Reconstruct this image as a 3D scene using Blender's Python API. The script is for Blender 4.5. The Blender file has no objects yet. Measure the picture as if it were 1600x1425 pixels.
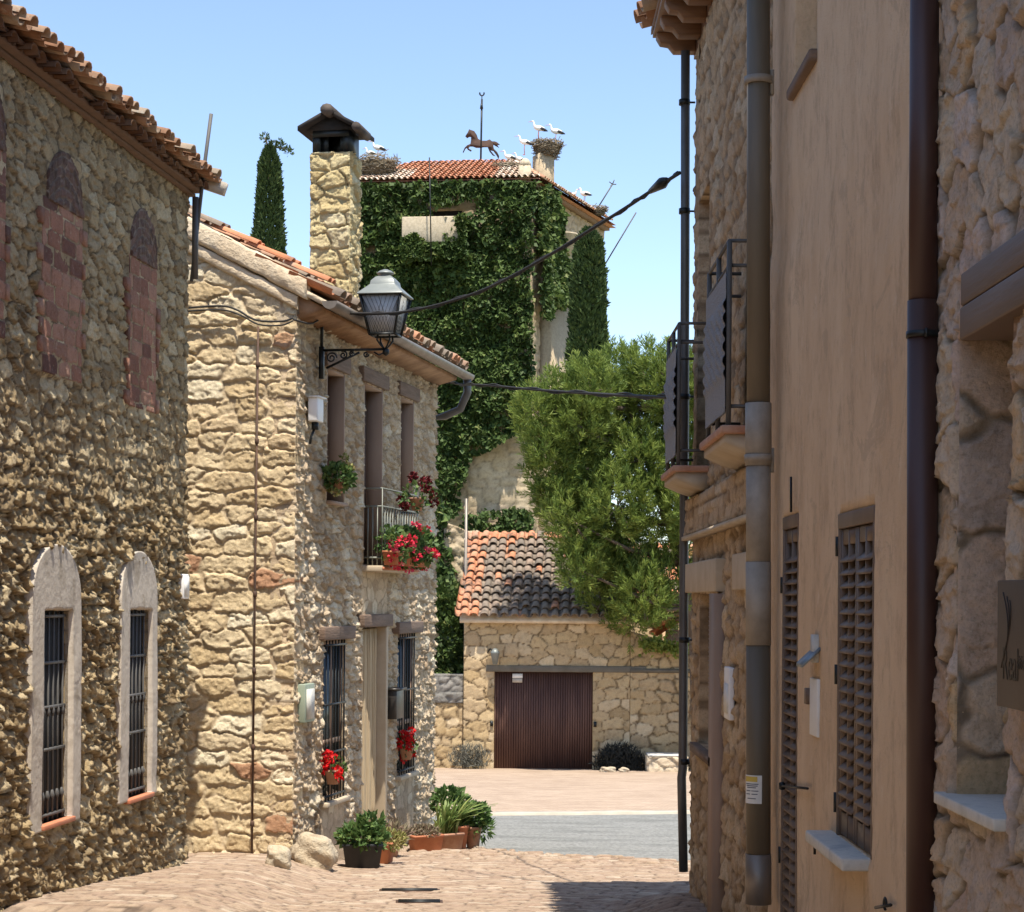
import bpy, math, random
import numpy as np
from mathutils import Matrix, Vector

random.seed(7)
RNG = np.random.default_rng(7)
SC = bpy.context.scene
COL = SC.collection

# ------------------------------------------------------------------ camera
F, CX, CY, ROLL = 3000.0, 800.0, 935.0, math.radians(0.43)
EYE = 1.6
cam_d = bpy.data.cameras.new('camera')
cam_d.sensor_width = 36.0
cam_d.sensor_fit = 'HORIZONTAL'
cam_d.lens = 36.0 * F / 1600.0
cam_d.shift_y = (CY - 712.5) / 1600.0
cam_d.clip_start = 0.1
cam_d.clip_end = 3000
cam = bpy.data.objects.new('camera', cam_d)
COL.objects.link(cam)
c_, s_ = math.cos(ROLL), math.sin(ROLL)
cam.matrix_world = Matrix(((c_, -s_, 0, 0), (0, 0, -1, 0), (s_, c_, 0, EYE), (0, 0, 0, 1)))
SC.camera = cam

# ------------------------------------------------------------------ sky and sun
SUN_EL = math.radians(70.0)
sx, sy = 0.235, -0.972                       # horizontal direction towards the sun
world = bpy.data.worlds.new("World")
SC.world = world
world.use_nodes = True
wn = world.node_tree
bg = wn.nodes['Background']
sky = wn.nodes.new('ShaderNodeTexSky')
sky.sky_type = 'NISHITA'
sky.sun_disc = False
sky.sun_elevation = SUN_EL
sky.sun_rotation = math.atan2(sx, sy)
sky.altitude = 900
sky.air_density = 0.9
sky.dust_density = 0.8
sky.ozone_density = 0.3
wn.links.new(sky.outputs[0], bg.inputs[0])
bg.inputs[1].default_value = 0.135
sd = bpy.data.lights.new('sun', 'SUN')
sd.energy = 4.3
sd.angle = math.radians(0.5)
sd.color = (1.0, 0.93, 0.82)
sun = bpy.data.objects.new('sun', sd)
COL.objects.link(sun)
h = math.cos(SUN_EL)
sun.rotation_euler = (-Vector((sx * h, sy * h, math.sin(SUN_EL)))).to_track_quat('-Z', 'Y').to_euler()
SC.view_settings.view_transform = 'Standard'
SC.view_settings.look = 'None'
SC.view_settings.exposure = 0.98
SC.view_settings.gamma = 1.0

# ------------------------------------------------------------------ geometry helpers
def ray(px, py):
    u = (px - CX) / F; v = (CY - py) / F
    return np.array([u * c_ - v * s_, 1.0, u * s_ + v * c_])

def at(px, py, Y):
    r = ray(px, py) * Y
    return np.array([r[0], r[1], r[2] + EYE])

class Fr:
    """vertical plane: s along d, o outward along n, z up"""
    def __init__(f, p, d, n):
        f.p = np.array([p[0], p[1], 0.0])
        d = np.array([d[0], d[1], 0.0]); f.d = d / np.linalg.norm(d)
        n = np.array([n[0], n[1], 0.0]); n = n - f.d * (n @ f.d); f.n = n / np.linalg.norm(n)
    def w(f, s, o, z):
        s, o, z = np.broadcast_arrays(np.asarray(s, float), np.asarray(o, float), np.asarray(z, float))
        return f.p + s[..., None] * f.d + o[..., None] * f.n + z[..., None] * np.array([0, 0, 1.0])
    def hit(f, px, py, off=0.0):
        r = ray(px, py); c = np.array([0, 0, EYE])
        t = ((f.p + off * f.n - c) @ f.n) / (r @ f.n)
        q = c + t * r
        return float((q - f.p) @ f.d), float(q[2])

WF = Fr((0, 0), (1, 0), (0, 1))

def hsh(i, j, k=0):
    i = np.asarray(i).astype(np.int64); j = np.asarray(j).astype(np.int64)
    x = (i * 374761393 + j * 668265263 + k * 2147483647 + 1013904223) & 0xFFFFFFFF
    x = ((x ^ (x >> 13)) * 1274126177) & 0xFFFFFFFF
    x = ((x ^ (x >> 16)) * 2246822519) & 0xFFFFFFFF
    x = x ^ (x >> 15)
    return (x & 0xFFFFFF) / float(0x1000000)

def vnoise(x, y, k=0):
    xi = np.floor(x); yi = np.floor(y); fx = x - xi; fy = y - yi
    fx = fx * fx * (3 - 2 * fx); fy = fy * fy * (3 - 2 * fy)
    a = hsh(xi, yi, k); b = hsh(xi + 1, yi, k); c = hsh(xi, yi + 1, k); d = hsh(xi + 1, yi + 1, k)
    return (a * (1 - fx) + b * fx) * (1 - fy) + (c * (1 - fx) + d * fx) * fy

def fbm(x, y, k=0, o=3):
    r = 0; a = .5; t = 0
    for i in range(o):
        r = r + a * vnoise(x, y, k + i * 17); t += a; a *= .5; x = x * 2.03 + 3.1; y = y * 2.03 + 7.7
    return r / t

def voro(S, Z, a, b, k=0, jit=.4, p=2.6):
    v = Z / b
    r0 = np.floor(v)
    F1 = np.full(S.shape, 9.); F2 = np.full(S.shape, 9.)
    I1 = np.zeros(S.shape); I2 = np.zeros(S.shape); DX = np.zeros(S.shape); DY = np.zeros(S.shape)
    for dv in (-1, 0, 1):
        r = r0 + dv
        aw = a * (.75 + .6 * hsh(r, r * 0, k + 5))
        off = hsh(r, r * 0 + 3, k + 9)
        u = S / aw
        c0 = np.floor(u - off)
        for du in (-1, 0, 1):
            c = c0 + du
            cx = c + .5 + off + jit * (hsh(c, r, k) - .5) * 1.6
            cy = r + .5 + jit * (hsh(c, r, k + 1) - .5) * 1.6
            dx = (u - cx); dy = (v - cy)
            wgt = .85 + .3 * hsh(c, r, k + 2)
            dd = (np.abs(dx) ** p + np.abs(dy) ** p) ** (1 / p) * wgt
            nw = dd < F1
            F2 = np.where(nw, F1, np.minimum(F2, dd))
            I1 = np.where(nw, hsh(c, r, k + 3), I1); I2 = np.where(nw, hsh(c, r, k + 4), I2)
            DX = np.where(nw, dx, DX); DY = np.where(nw, dy, DY)
            F1 = np.where(nw, dd, F1)
    return F1, F2, I1, I2, DX, DY

def sst(e0, e1, x):
    t = np.clip((x - e0) / (e1 - e0), 0, 1)
    return t * t * (3 - 2 * t)

# ------------------------------------------------------------------ object helpers
def thing(name, label, cat, loc=(0, 0, 0), group=None):
    o = bpy.data.objects.new(name, None)
    o.empty_display_size = .1
    COL.objects.link(o)
    o.location = Vector([float(c) for c in loc])
    tag(o, label, cat, group)
    return o

def tag(o, label=None, cat=None, group=None, kind=None):
    if label: o['label'] = label
    if cat: o['category'] = cat
    if group: o['group'] = group
    if kind: o['kind'] = kind
    return o

def offset_of(parent):
    v = np.zeros(3)
    while parent is not None:
        v += np.array(parent.location); parent = parent.parent
    return v

def link_mesh(name, V, faces, mat, parent=None, smooth=False, col=None, local=False, bevel=0.0):
    V = np.asarray(V, float)
    org = np.zeros(3)
    if not local and parent is not None:
        org = offset_of(parent)
    me = bpy.data.meshes.new(name)
    faces = [np.asarray(f, np.int32) for f in faces if len(f)]
    loops = np.concatenate([f.ravel() for f in faces]); tot = np.concatenate([np.full(len(f), f.shape[1], np.int32) for f in faces])
    st = np.concatenate([[0], np.cumsum(tot)[:-1]]).astype(np.int32)
    me.vertices.add(len(V)); me.vertices.foreach_set('co', (V - org).astype(np.float32).ravel())
    me.loops.add(len(loops)); me.loops.foreach_set('vertex_index', loops)
    me.polygons.add(len(tot)); me.polygons.foreach_set('loop_start', st); me.polygons.foreach_set('loop_total', tot)
    me.update(calc_edges=True)
    if smooth: me.polygons.foreach_set('use_smooth', np.ones(len(tot), bool))
    if col is not None:
        at_ = me.color_attributes.new('col', 'FLOAT_COLOR', 'POINT')
        c = np.ones((len(V), 4), np.float32); c[:, :3] = col
        at_.data.foreach_set('color', c.ravel())
    me.materials.append(mat)
    o = bpy.data.objects.new(name, me)
    COL.objects.link(o)
    if parent is not None: o.parent = parent
    if bevel:
        m = o.modifiers.new('bevel', 'BEVEL'); m.width = bevel; m.segments = 2; m.limit_method = 'ANGLE'; m.angle_limit = .6
    return o

class MB:
    def __init__(s): s.V = []; s.F = {}; s.C = []; s.n = 0
    def add(s, V, faces, col=None):
        V = np.asarray(V, float).reshape(-1, 3)
        for f in faces:
            f = np.asarray(f)
            if f.ndim == 1: f = f[None]
            s.F.setdefault(f.shape[1], []).append(f + s.n)
        s.V.append(V); s.n += len(V)
        s.C.append(np.broadcast_to(np.asarray(col if col is not None else (.5, .5, .5), float), (len(V), 3)))
        return s
    def box(s, s0, s1, o0, o1, z0, z1, fr=WF, col=None):
        a = [fr.w(x, y, z) for z in (z0, z1) for x, y in ((s0, o0), (s1, o0), (s1, o1), (s0, o1))]
        return s.add(a, [[3, 2, 1, 0], [4, 5, 6, 7], [0, 1, 5, 4], [1, 2, 6, 5], [2, 3, 7, 6], [3, 0, 4, 7]], col)
    def hexa(s, pts, col=None):           # 4 bottom, 4 top
        return s.add(pts, [[3, 2, 1, 0], [4, 5, 6, 7], [0, 1, 5, 4], [1, 2, 6, 5], [2, 3, 7, 6], [3, 0, 4, 7]], col)
    def bar(s, a, b, wd, th, side=(0, 0, 1), col=None):   # box between two points
        a = np.array(a, float); b = np.array(b, float); t = b - a; t /= np.linalg.norm(t)
        u = np.array(side, float); u = u - t * (u @ t); u /= np.linalg.norm(u); v = np.cross(t, u)
        P = [q + u * i * wd / 2 + v * j * th / 2 for q in (a, b) for i, j in ((-1, -1), (1, -1), (1, 1), (-1, 1))]
        return s.hexa(P, col)
    def prism(s, poly, fr, o0, o1, col=None):
        n = len(poly); P = np.array(poly, float)
        A = fr.w(P[:, 0], o0, P[:, 1]); B = fr.w(P[:, 0], o1, P[:, 1])
        i = np.arange(n); j = (i + 1) % n
        s.add(np.vstack([A, B]), [np.stack([i, j, j + n, i + n], 1), i[::-1][None], (i + n)[None]], col)
        return s
    def tube(s, pts, r, n=8, caps=True, flat=1.0, col=None, up=(0, 0, 1)):
        P = np.array([np.asarray(p, float) for p in pts]); m = len(P)
        R = np.broadcast_to(np.asarray(r, float), (m,))
        T = np.gradient(P, axis=0); T /= np.linalg.norm(T, axis=1)[:, None] + 1e-12
        u = np.array(up, float)
        if abs(T[0] @ u) > .95: u = np.array([1., .1, 0])
        U = np.zeros_like(P); W = np.zeros_like(P)
        for i in range(m):
            u = u - T[i] * (u @ T[i]); u /= np.linalg.norm(u); U[i] = u; W[i] = np.cross(T[i], u)
        a = np.arange(n) * 2 * math.pi / n
        V = P[:, None] + R[:, None, None] * (np.cos(a)[None, :, None] * U[:, None] + flat * np.sin(a)[None, :, None] * W[:, None])
        i = np.arange(m - 1)[:, None] * n + np.arange(n)[None]; j = np.arange(m - 1)[:, None] * n + (np.arange(n)[None] + 1) % n
        f = [np.stack([i, j, j + n, i + n], -1).reshape(-1, 4)]
        if caps: f += [np.arange(n)[::-1][None], (np.arange(n) + (m - 1) * n)[None]]
        return s.add(V.reshape(-1, 3), f, col)
    def lathe(s, c, prof, n=16, sx=1., sy=1., rot=0., col=None):
        a = np.arange(n) * 2 * math.pi / n + rot; P = np.array(prof, float); m = len(P)
        V = np.zeros((m, n, 3)); V[:, :, 0] = c[0] + sx * P[:, 0:1] * np.cos(a); V[:, :, 1] = c[1] + sy * P[:, 0:1] * np.sin(a); V[:, :, 2] = c[2] + P[:, 1:2]
        i = np.arange(m - 1)[:, None] * n + np.arange(n)[None]; j = np.arange(m - 1)[:, None] * n + (np.arange(n)[None] + 1) % n
        return s.add(V.reshape(-1, 3), [np.stack([i, j, j + n, i + n], -1).reshape(-1, 4), np.arange(n)[::-1][None], (np.arange(n) + (m - 1) * n)[None]], col)
    def leaves(s, P, D, L, W, col=None, fold=.25):
        """diamond leaves at P pointing D (unit), length L, width W"""
        P = np.asarray(P, float); N = len(P)
        D = D / (np.linalg.norm(D, axis=1)[:, None] + 1e-9)
        rv = RNG.normal(size=(N, 3)); S_ = np.cross(D, rv); S_ /= np.linalg.norm(S_, axis=1)[:, None] + 1e-9
        U = np.cross(S_, D)
        L = np.broadcast_to(L, (N,))[:, None]; W = np.broadcast_to(W, (N,))[:, None]
        a = P; b = P + D * L * .45 + S_ * W * .5 + U * W * fold; c = P + D * L; d = P + D * L * .45 - S_ * W * .5 + U * W * fold
        V = np.stack([a, b, c, d], 1).reshape(-1, 3); i = np.arange(N)[:, None] * 4
        cc = None
        if col is not None: cc = np.repeat(col, 4, axis=0)
        return s.add(V, [np.concatenate([i, i + 1, i + 2], 1), np.concatenate([i, i + 2, i + 3], 1)], cc)
    def build(s, name, mat, parent=None, smooth=False, local=False, bevel=0.0):
        V = np.vstack(s.V); C = np.vstack(s.C)
        return link_mesh(name, V, [np.vstack(v) for v in s.F.values()], mat, parent, smooth, C, local, bevel)

def grid_axis(a, b, st, extra=()):
    n = max(2, int(round((b - a) / st)) + 1)
    ax = np.linspace(a, b, n)
    for e in extra:
        if a < e < b:
            k = np.argmin(abs(ax - e)); ax[k] = e
    return np.unique(ax)

def stone_wall(name, fr, s0, s1, z0, z1, res, cell, amp, mat, parent, holes=(), flats=(), top=None, bot=None, depth=.28,
               seed=0, jit=.4, joint=.22, rough=.35, edge=.04, p=2.6, curve=None, smooth=False, base=0.0, warp=1.0, facet=1.0, tilt=.62):
    """relief masonry: a height field of stones set in mortar, with real openings"""
    ex_s = [h[0] for h in holes] + [h[1] for h in holes]; ex_z = [h[2] for h in holes] + [h[3] for h in holes]
    A = grid_axis(s0, s1, res, ex_s); B = grid_axis(z0, z1, res, ex_z)
    S, Z = np.meshgrid(A, B)
    if top is not None or bot is not None:
        tz = top(A) if top is not None else np.full(A.shape, z1); bz = bot(A) if bot is not None else np.full(A.shape, z0)
        Zg = bz[None] + (Z - z0) / (z1 - z0) * (tz - bz)[None]
    else: Zg = Z
    a, b = cell
    wx = (fbm(S / b * 1.3, Zg / b * 1.3, seed + 40) - .5) * b * .55 * warp
    wz = (fbm(S / b * 1.3 + 9, Zg / b * 1.3, seed + 60) - .5) * b * .5 * warp
    Zv = Zg + wz
    if curve is not None: Zv = Zv + curve(S)
    F1, F2, I1, I2, DX, DY = voro(S + wx, Zv, a, b, seed, jit, p)
    jn = joint * (.45 + 1.1 * fbm(S / b * 1.7, Zg / b * 1.7, seed + 33, 2))
    m = sst(.015, jn, F2 - F1)
    hgt = m * (.45 + .55 * I2) + m * .55 * (DX * (I1 - .5) * 2 + DY * (I2 - tilt) * 2)
    # chiselled facets inside every stone
    fa = max(.05, b * .42) * facet
    g1, g2, J1, J2, EX, EY = voro(S + wx * 2 + fbm(S / b * 5, Zg / b * 5, seed + 21) * b * .3, Zg + wz, fa * 1.5, fa, seed + 7, .45, 2.)
    hgt = hgt + m * rough * ((J1 - .5) * .45 + (EX * (J1 - .5) + EY * (J2 - tilt - .05)) * 1.1)
    n1 = fbm(S / b * 3.5, Zg / b * 3.5, seed + 80, 4) - .5
    n2 = fbm(S / .022, Zg / .022, seed + 90, 2) - .5; n1 = n1 * .6 - np.abs(fbm(S / b * 4.5, Zg / b * 4.5, seed + 85, 3) - .5) * .9 + .1
    am = amp(S, Zg) if callable(amp) else amp
    H = base + am * (hgt + rough * .9 * n1 * (m * .8 + .25) + .4 * n2)
    msk = np.ones(S.shape)
    for (a0, a1, b0, b1) in list(holes) + [fl[:4] for fl in flats]:
        dx = np.maximum(np.maximum(a0 - S, S - a1), 0); dz = np.maximum(np.maximum(b0 - Zg, Zg - b1), 0)
        msk = np.minimum(msk, sst(0, edge, np.hypot(dx, dz)))
    H = H * msk + (1 - msk) * (base * 0 + .004)
    V = fr.w(S, H, Zg).reshape(-1, 3)
    col = np.stack([I1, m, np.clip(.5 + n1, 0, 1)], -1).reshape(-1, 3)
    nx = len(A); ny = len(B)
    i, j = np.meshgrid(np.arange(nx - 1), np.arange(ny - 1))
    cs = (A[i] + A[i + 1]) / 2; cz = (Zg[j, i] + Zg[j + 1, i + 1]) / 2
    keep = np.ones(cs.shape, bool)
    for (a0, a1, b0, b1) in holes: keep &= ~((cs > a0) & (cs < a1) & (cz > b0) & (cz < b1))
    q = (j * nx + i)
    Q = np.stack([q, q + 1, q + nx + 1, q + nx], -1)[keep]
    # boundary edges are carried back into the wall (reveals and corners)
    E = np.concatenate([Q[:, [0, 1]], Q[:, [1, 2]], Q[:, [2, 3]], Q[:, [3, 0]]])
    key = np.minimum(E[:, 0], E[:, 1]).astype(np.int64) * (nx * ny) + np.maximum(E[:, 0], E[:, 1])
    uq, idx, cnt = np.unique(key, return_index=True, return_counts=True)
    bd = E[idx[cnt == 1]]
    used, inv = np.unique(bd, return_inverse=True); inv = inv.reshape(bd.shape)
    back = V[used] - (depth * fr.n)
    proj = (V[used] - fr.p) @ fr.n
    back = V[used] - (proj + depth)[:, None] * fr.n
    nv = len(V)
    SK = np.stack([bd[:, 0], bd[:, 1], nv + inv[:, 1], nv + inv[:, 0]], 1)[:, ::-1]
    V = np.vstack([V, back]); col = np.vstack([col, col[used]])
    flip = np.cross(fr.d, np.array([0, 0, 1.])) @ fr.n < 0
    if flip: Q = Q[:, ::-1]; SK = SK[:, ::-1]
    return link_mesh(name, V, [Q, SK], mat, parent, smooth, col)

# ------------------------------------------------------------------ materials
def _m(name):
    m = bpy.data.materials.new(name); m.use_nodes = True
    nt = m.node_tree; return m, nt, nt.nodes['Principled BSDF']

def N(nt, t, **kw):
    n = nt.nodes.new(t)
    for k, v in kw.items(): setattr(n, k, v)
    return n

def ramp(nt, fac, stops, interp='LINEAR'):
    r = N(nt, 'ShaderNodeValToRGB'); cr = r.color_ramp; cr.interpolation = interp
    while len(cr.elements) < len(stops): cr.elements.new(.5)
    for e, (p, c) in zip(cr.elements, stops): e.position = p; e.color = (c[0], c[1], c[2], 1)
    nt.links.new(fac, r.inputs[0]); return r.outputs[0]

def mix(nt, a, b, fac, mode='MIX'):
    n = N(nt, 'ShaderNodeMix', data_type='RGBA', blend_type=mode)
    for sock, v in ((n.inputs[0], fac), (n.inputs[6], a), (n.inputs[7], b)):
        if isinstance(v, (int, float)): sock.default_value = v
        elif isinstance(v, tuple): sock.default_value = (v[0], v[1], v[2], 1)
        else: nt.links.new(v, sock)
    return n.outputs[2]

def noise(nt, scale, detail=5, rough=.6, stretch=(1, 1, 1), dist=0):
    tc = N(nt, 'ShaderNodeTexCoord'); mp = N(nt, 'ShaderNodeMapping'); mp.inputs['Scale'].default_value = stretch
    n = N(nt, 'ShaderNodeTexNoise'); n.inputs['Scale'].default_value = scale; n.inputs['Detail'].default_value = detail
    n.inputs['Roughness'].default_value = rough; n.inputs['Distortion'].default_value = dist
    nt.links.new(tc.outputs['Object'], mp.inputs[0]); nt.links.new(mp.outputs[0], n.inputs[0])
    return n.outputs[0]

def bump(nt, bs, h, st, dist=.01):
    b = N(nt, 'ShaderNodeBump'); b.inputs['Strength'].default_value = st; b.inputs['Distance'].default_value = dist
    nt.links.new(h, b.inputs['Height']); nt.links.new(b.outputs[0], bs.inputs['Normal'])

def attr(nt):
    a = N(nt, 'ShaderNodeAttribute', attribute_name='col'); sp = N(nt, 'ShaderNodeSeparateColor')
    nt.links.new(a.outputs['Color'], sp.inputs[0]); return sp.outputs

def stone_mat(name, stops, mortar, stain=(.12, .09, .05), stain_amt=.35, bscale=60, rough=.92, pit=.35):
    m, nt, bs = _m(name); r, g, b = attr(nt)[:3]
    c = ramp(nt, r, stops)
    nz = noise(nt, 9, 6, .65)
    c = mix(nt, c, ramp(nt, nz, [(.3, (.55, .5, .42)), (.5, (1, 1, 1)), (.72, (1.15, 1.12, 1.05))]), .55, 'MULTIPLY')
    nf = noise(nt, 70, 4, .7)
    c = mix(nt, c, ramp(nt, nf, [(.35, (.6, .57, .5)), (.5, (1, 1, 1)), (.75, (1.1, 1.1, 1.1))]), .5, 'MULTIPLY')
    c = mix(nt, c, (.10, .07, .04), ramp(nt, noise(nt, 38, 6, .8), [(.56, (0, 0, 0)), (.70, (pit,) * 3)]))
    c = mix(nt, c, (.80, .70, .52), ramp(nt, noise(nt, 16, 6, .8), [(.58, (0, 0, 0)), (.72, (.40,) * 3)]))
    mo_ = mix(nt, mortar, (mortar[0] * .5, mortar[1] * .48, mortar[2] * .45), ramp(nt, noise(nt, 7, 5, .7), [(.42, (0, 0, 0)), (.62, (.8,) * 3)]))
    c = mix(nt, mo_, c, g)
    ns = noise(nt, 1.1, 6, .7)
    c = mix(nt, c, stain, ramp(nt, ns, [(.55, (0, 0, 0)), (.8, (stain_amt,) * 3)]))
    nt.links.new(c, bs.inputs['Base Color']); bs.inputs['Roughness'].default_value = rough
    bump(nt, bs, mix(nt, noise(nt, bscale, 6, .8), noise(nt, 22, 6, .75), .5), 1.0, .03)
    return m

def simple(name, c, rough=.8, metal=0., c2=None, scale=6, stretch=(1, 1, 1), bst=.2, bscale=40, lo=.35, hi=.65, c3=None, bdist=.004):
    m, nt, bs = _m(name)
    if c2 is not None:
        st = [(lo, c), (hi, c2)]
        if c3 is not None: st = [(lo, c), ((lo + hi) / 2, c2), (hi, c3)]
        nt.links.new(ramp(nt, noise(nt, scale, 6, .65, stretch), st), bs.inputs['Base Color'])
    else: bs.inputs['Base Color'].default_value = (*c, 1)
    bs.inputs['Roughness'].default_value = rough; bs.inputs['Metallic'].default_value = metal
    if bst: bump(nt, bs, noise(nt, bscale, 4, .6, stretch), bst, bdist)
    return m

def attr_mat(name, stops, rough=.85, n_amt=.5, nsc=12, trans=0., interp='LINEAR', bst=.3, lichen=None):
    m, nt, bs = _m(name); r = attr(nt)[0]
    c = ramp(nt, r, stops, interp)
    c = mix(nt, c, ramp(nt, noise(nt, nsc, 5, .7), [(.3, (.5, .5, .5)), (.5, (1, 1, 1)), (.7, (1.2, 1.2, 1.2))]), n_amt, 'MULTIPLY')
    if lichen is not None:
        c = mix(nt, c, lichen[0], ramp(nt, noise(nt, lichen[1], 6, .75), [(lichen[2], (0, 0, 0)), (lichen[2] + .12, (.9, .9, .9))]))
    nt.links.new(c, bs.inputs['Base Color']); bs.inputs['Roughness'].default_value = rough
    bs.inputs['Specular IOR Level'].default_value = .25
    if trans:
        tr = N(nt, 'ShaderNodeBsdfTranslucent'); nt.links.new(c, tr.inputs[0]); ad = N(nt, 'ShaderNodeMixShader'); ad.inputs[0].default_value = trans
        nt.links.new(bs.outputs[0], ad.inputs[1]); nt.links.new(tr.outputs[0], ad.inputs[2]); nt.links.new(ad.outputs[0], nt.nodes['Material Output'].inputs[0])
    elif bst: bump(nt, bs, noise(nt, 50, 4, .6), bst, .006)
    return m

M = {}
M['stone_left'] = stone_mat('stone_left', [(0, (.28, .19, .09)), (.3, (.50, .375, .20)), (.6, (.40, .29, .15)), (.85, (.64, .52, .32)), (1, (.24, .165, .08))], (.165, .115, .062), pit=.6)
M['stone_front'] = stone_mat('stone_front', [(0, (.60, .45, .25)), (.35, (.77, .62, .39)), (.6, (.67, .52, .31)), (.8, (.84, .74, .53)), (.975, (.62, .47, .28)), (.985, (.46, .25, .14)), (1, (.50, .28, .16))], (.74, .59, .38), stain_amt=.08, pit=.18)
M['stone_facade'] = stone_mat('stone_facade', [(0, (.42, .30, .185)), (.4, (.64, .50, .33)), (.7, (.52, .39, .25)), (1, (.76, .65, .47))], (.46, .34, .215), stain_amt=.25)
M['stone_chimney'] = stone_mat('stone_chimney', [(0, (.45, .33, .15)), (.5, (.58, .47, .24)), (1, (.64, .55, .34))], (.46, .36, .19), stain_amt=.2)
M['stone_garage'] = stone_mat('stone_garage', [(0, (.40, .28, .14)), (.35, (.54, .40, .22)), (.7, (.44, .32, .18)), (1, (.62, .49, .31))], (.22, .15, .075), stain=(.10, .085, .06), stain_amt=.35)
M['stone_tower'] = stone_mat('stone_tower', [(0, (.42, .32, .20)), (.5, (.52, .42, .28)), (1, (.44, .34, .23))], (.38, .30, .19), stain_amt=.3)
M['stone_right'] = stone_mat('stone_right', [(0, (.44, .30, .17)), (.4, (.62, .46, .29)), (.7, (.52, .37, .22)), (1, (.68, .54, .36))], (.28, .19, .105), stain=(.16, .10, .05), stain_amt=.6)
M['stone_near'] = stone_mat('stone_near', [(0, (.60, .42, .30)), (.25, (.76, .63, .46)), (.45, (.62, .50, .42)), (.62, (.74, .54, .31)), (.8, (.72, .57, .49)), (1, (.82, .75, .63))], (.36, .28, .19), stain=(.30, .25, .20), stain_amt=.6, bscale=90)
M['stone_block'] = stone_mat('stone_block', [(0, (.56, .45, .31)), (1, (.62, .54, .40))], (.5, .42, .3), stain=(.25, .25, .24))
M['brick'] = stone_mat('brick_infill', [(0, (.13, .05, .035)), (.2, (.30, .13, .08)), (.4, (.40, .185, .115)), (.8, (.46, .25, .165)), (1, (.20, .085, .055))], (.30, .20, .13))
M['brick_dark'] = stone_mat('brick_arch', [(0, (.10, .055, .04)), (.6, (.17, .095, .07)), (1, (.21, .12, .09))], (.36, .28, .21))
M['plaster_grey'] = simple('plaster_grey', (.34, .285, .215), .9, c2=(.50, .44, .36), scale=3.5, bst=.8, bscale=30, c3=(.42, .36, .285))
M['plaster_cream'] = simple('plaster_cream', (.56, .43, .28), .9, c2=(.70, .58, .41), scale=5, bst=.8, bscale=22, bdist=.02)
M['jamb'] = simple('jamb_render', (.30, .20, .135), .9, c2=(.36, .25, .175), scale=5, stretch=(1, 1, .2), bst=.3)
M['soffit'] = simple('soffit', (.24, .13, .065), .9, c2=(.40, .24, .13), scale=4, bst=.6, bscale=12, bdist=.02)
M['wood_dark'] = simple('weathered_beam', (.115, .075, .05), .85, c2=(.20, .135, .095), scale=7, stretch=(1, .25, 3), bst=.8, bscale=25, bdist=.01)
M['wood_brown'] = simple('wood_brown', (.10, .062, .038), .55, c2=(.135, .085, .055), scale=5, stretch=(1, .3, 4), bst=.4, bscale=20)
M['rafter'] = simple('rafter_wood', (.13, .062, .026), .6, c2=(.22, .11, .05), scale=5, stretch=(.3, 1, 3), bst=.3)
M['iron'] = simple('black_iron', (.022, .024, .024), .45, .6, bst=.2)
M['iron_grey'] = simple('grey_iron', (.10, .095, .088), .65, .0, c2=(.07, .066, .06), bst=.2)
M['rust'] = simple('rusty_steel', (.12, .065, .04), .8, .3, c2=(.07, .045, .035), scale=15)
M['zinc'] = simple('zinc_gutter', (.19, .16, .13), .5, .5, c2=(.26, .225, .19), scale=6, stretch=(1, 1, .4))
M['pipe_grey'] = simple('pipe_grey', (.085, .08, .075), .45, .3, c2=(.12, .115, .11), scale=3)
M['pipe_olive'] = simple('pipe_olive', (.10, .08, .052), .6, 0, c2=(.16, .13, .09), scale=6, stretch=(1, 1, .15), lo=.3, hi=.75)
M['pipe_metal'] = simple('pipe_metal', (.20, .17, .135), .6, .05, c2=(.33, .29, .235), scale=3, stretch=(1, 1, .8), lo=.4, hi=.6)
M['pipe_brown'] = simple('pipe_dark_brown', (.045, .018, .012), .5, 0, c2=(.065, .030, .021), scale=7, stretch=(1, 1, .1), bst=.05)
M['tile'] = attr_mat('clay_tile', [(0, (.55, .20, .09)), (.35, (.62, .28, .15)), (.5, (.42, .26, .17)), (.75, (.33, .25, .18)), (1, (.22, .18, .145))], lichen=((.30, .27, .21), 5, .55))
M['tile_old'] = attr_mat('weathered_clay_tile', [(0, (.50, .20, .10)), (.12, (.48, .24, .14)), (.2, (.29, .21, .155)), (.6, (.235, .185, .14)), (1, (.17, .14, .11))], lichen=((.07, .06, .05), 2.5, .52), n_amt=.8)
M['tile_red'] = attr_mat('tower_clay_tile', [(0, (.46, .19, .10)), (.6, (.56, .30, .19)), (.8, (.60, .46, .35)), (1, (.70, .62, .52))], n_amt=.6, nsc=1.5)
M['tile_eave'] = attr_mat('eave_clay_tile', [(0, (.11, .055, .03)), (.6, (.16, .085, .045)), (1, (.18, .11, .065))])  # palette darkened: shade under the left eave is put into the tile colour
M['tile_brown'] = attr_mat('brown_clay_tile', [(0, (.26, .13, .07)), (.5, (.34, .20, .12)), (1, (.36, .29, .21))], lichen=((.42, .38, .31), 5, .55))
M['kerb'] = simple('kerb_stone', (.34, .30, .24), .9, c2=(.44, .39, .31), scale=3, bst=.6)
M['terracotta'] = simple('terracotta', (.42, .145, .07), .8, c2=(.50, .20, .10), scale=8)
M['terracotta_old'] = simple('terracotta_weathered', (.36, .17, .10), .85, c2=(.45, .27, .18), scale=9)
M['black_plastic'] = simple('black_plastic', (.02, .022, .025), .5, 0, c2=(.035, .035, .038))
M['ivy'] = attr_mat('ivy_leaf', [(0, (.035, .062, .018)), (.45, (.07, .115, .03)), (.8, (.125, .18, .05)), (1, (.21, .23, .08))], .6, .4, 1, trans=.3)
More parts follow.
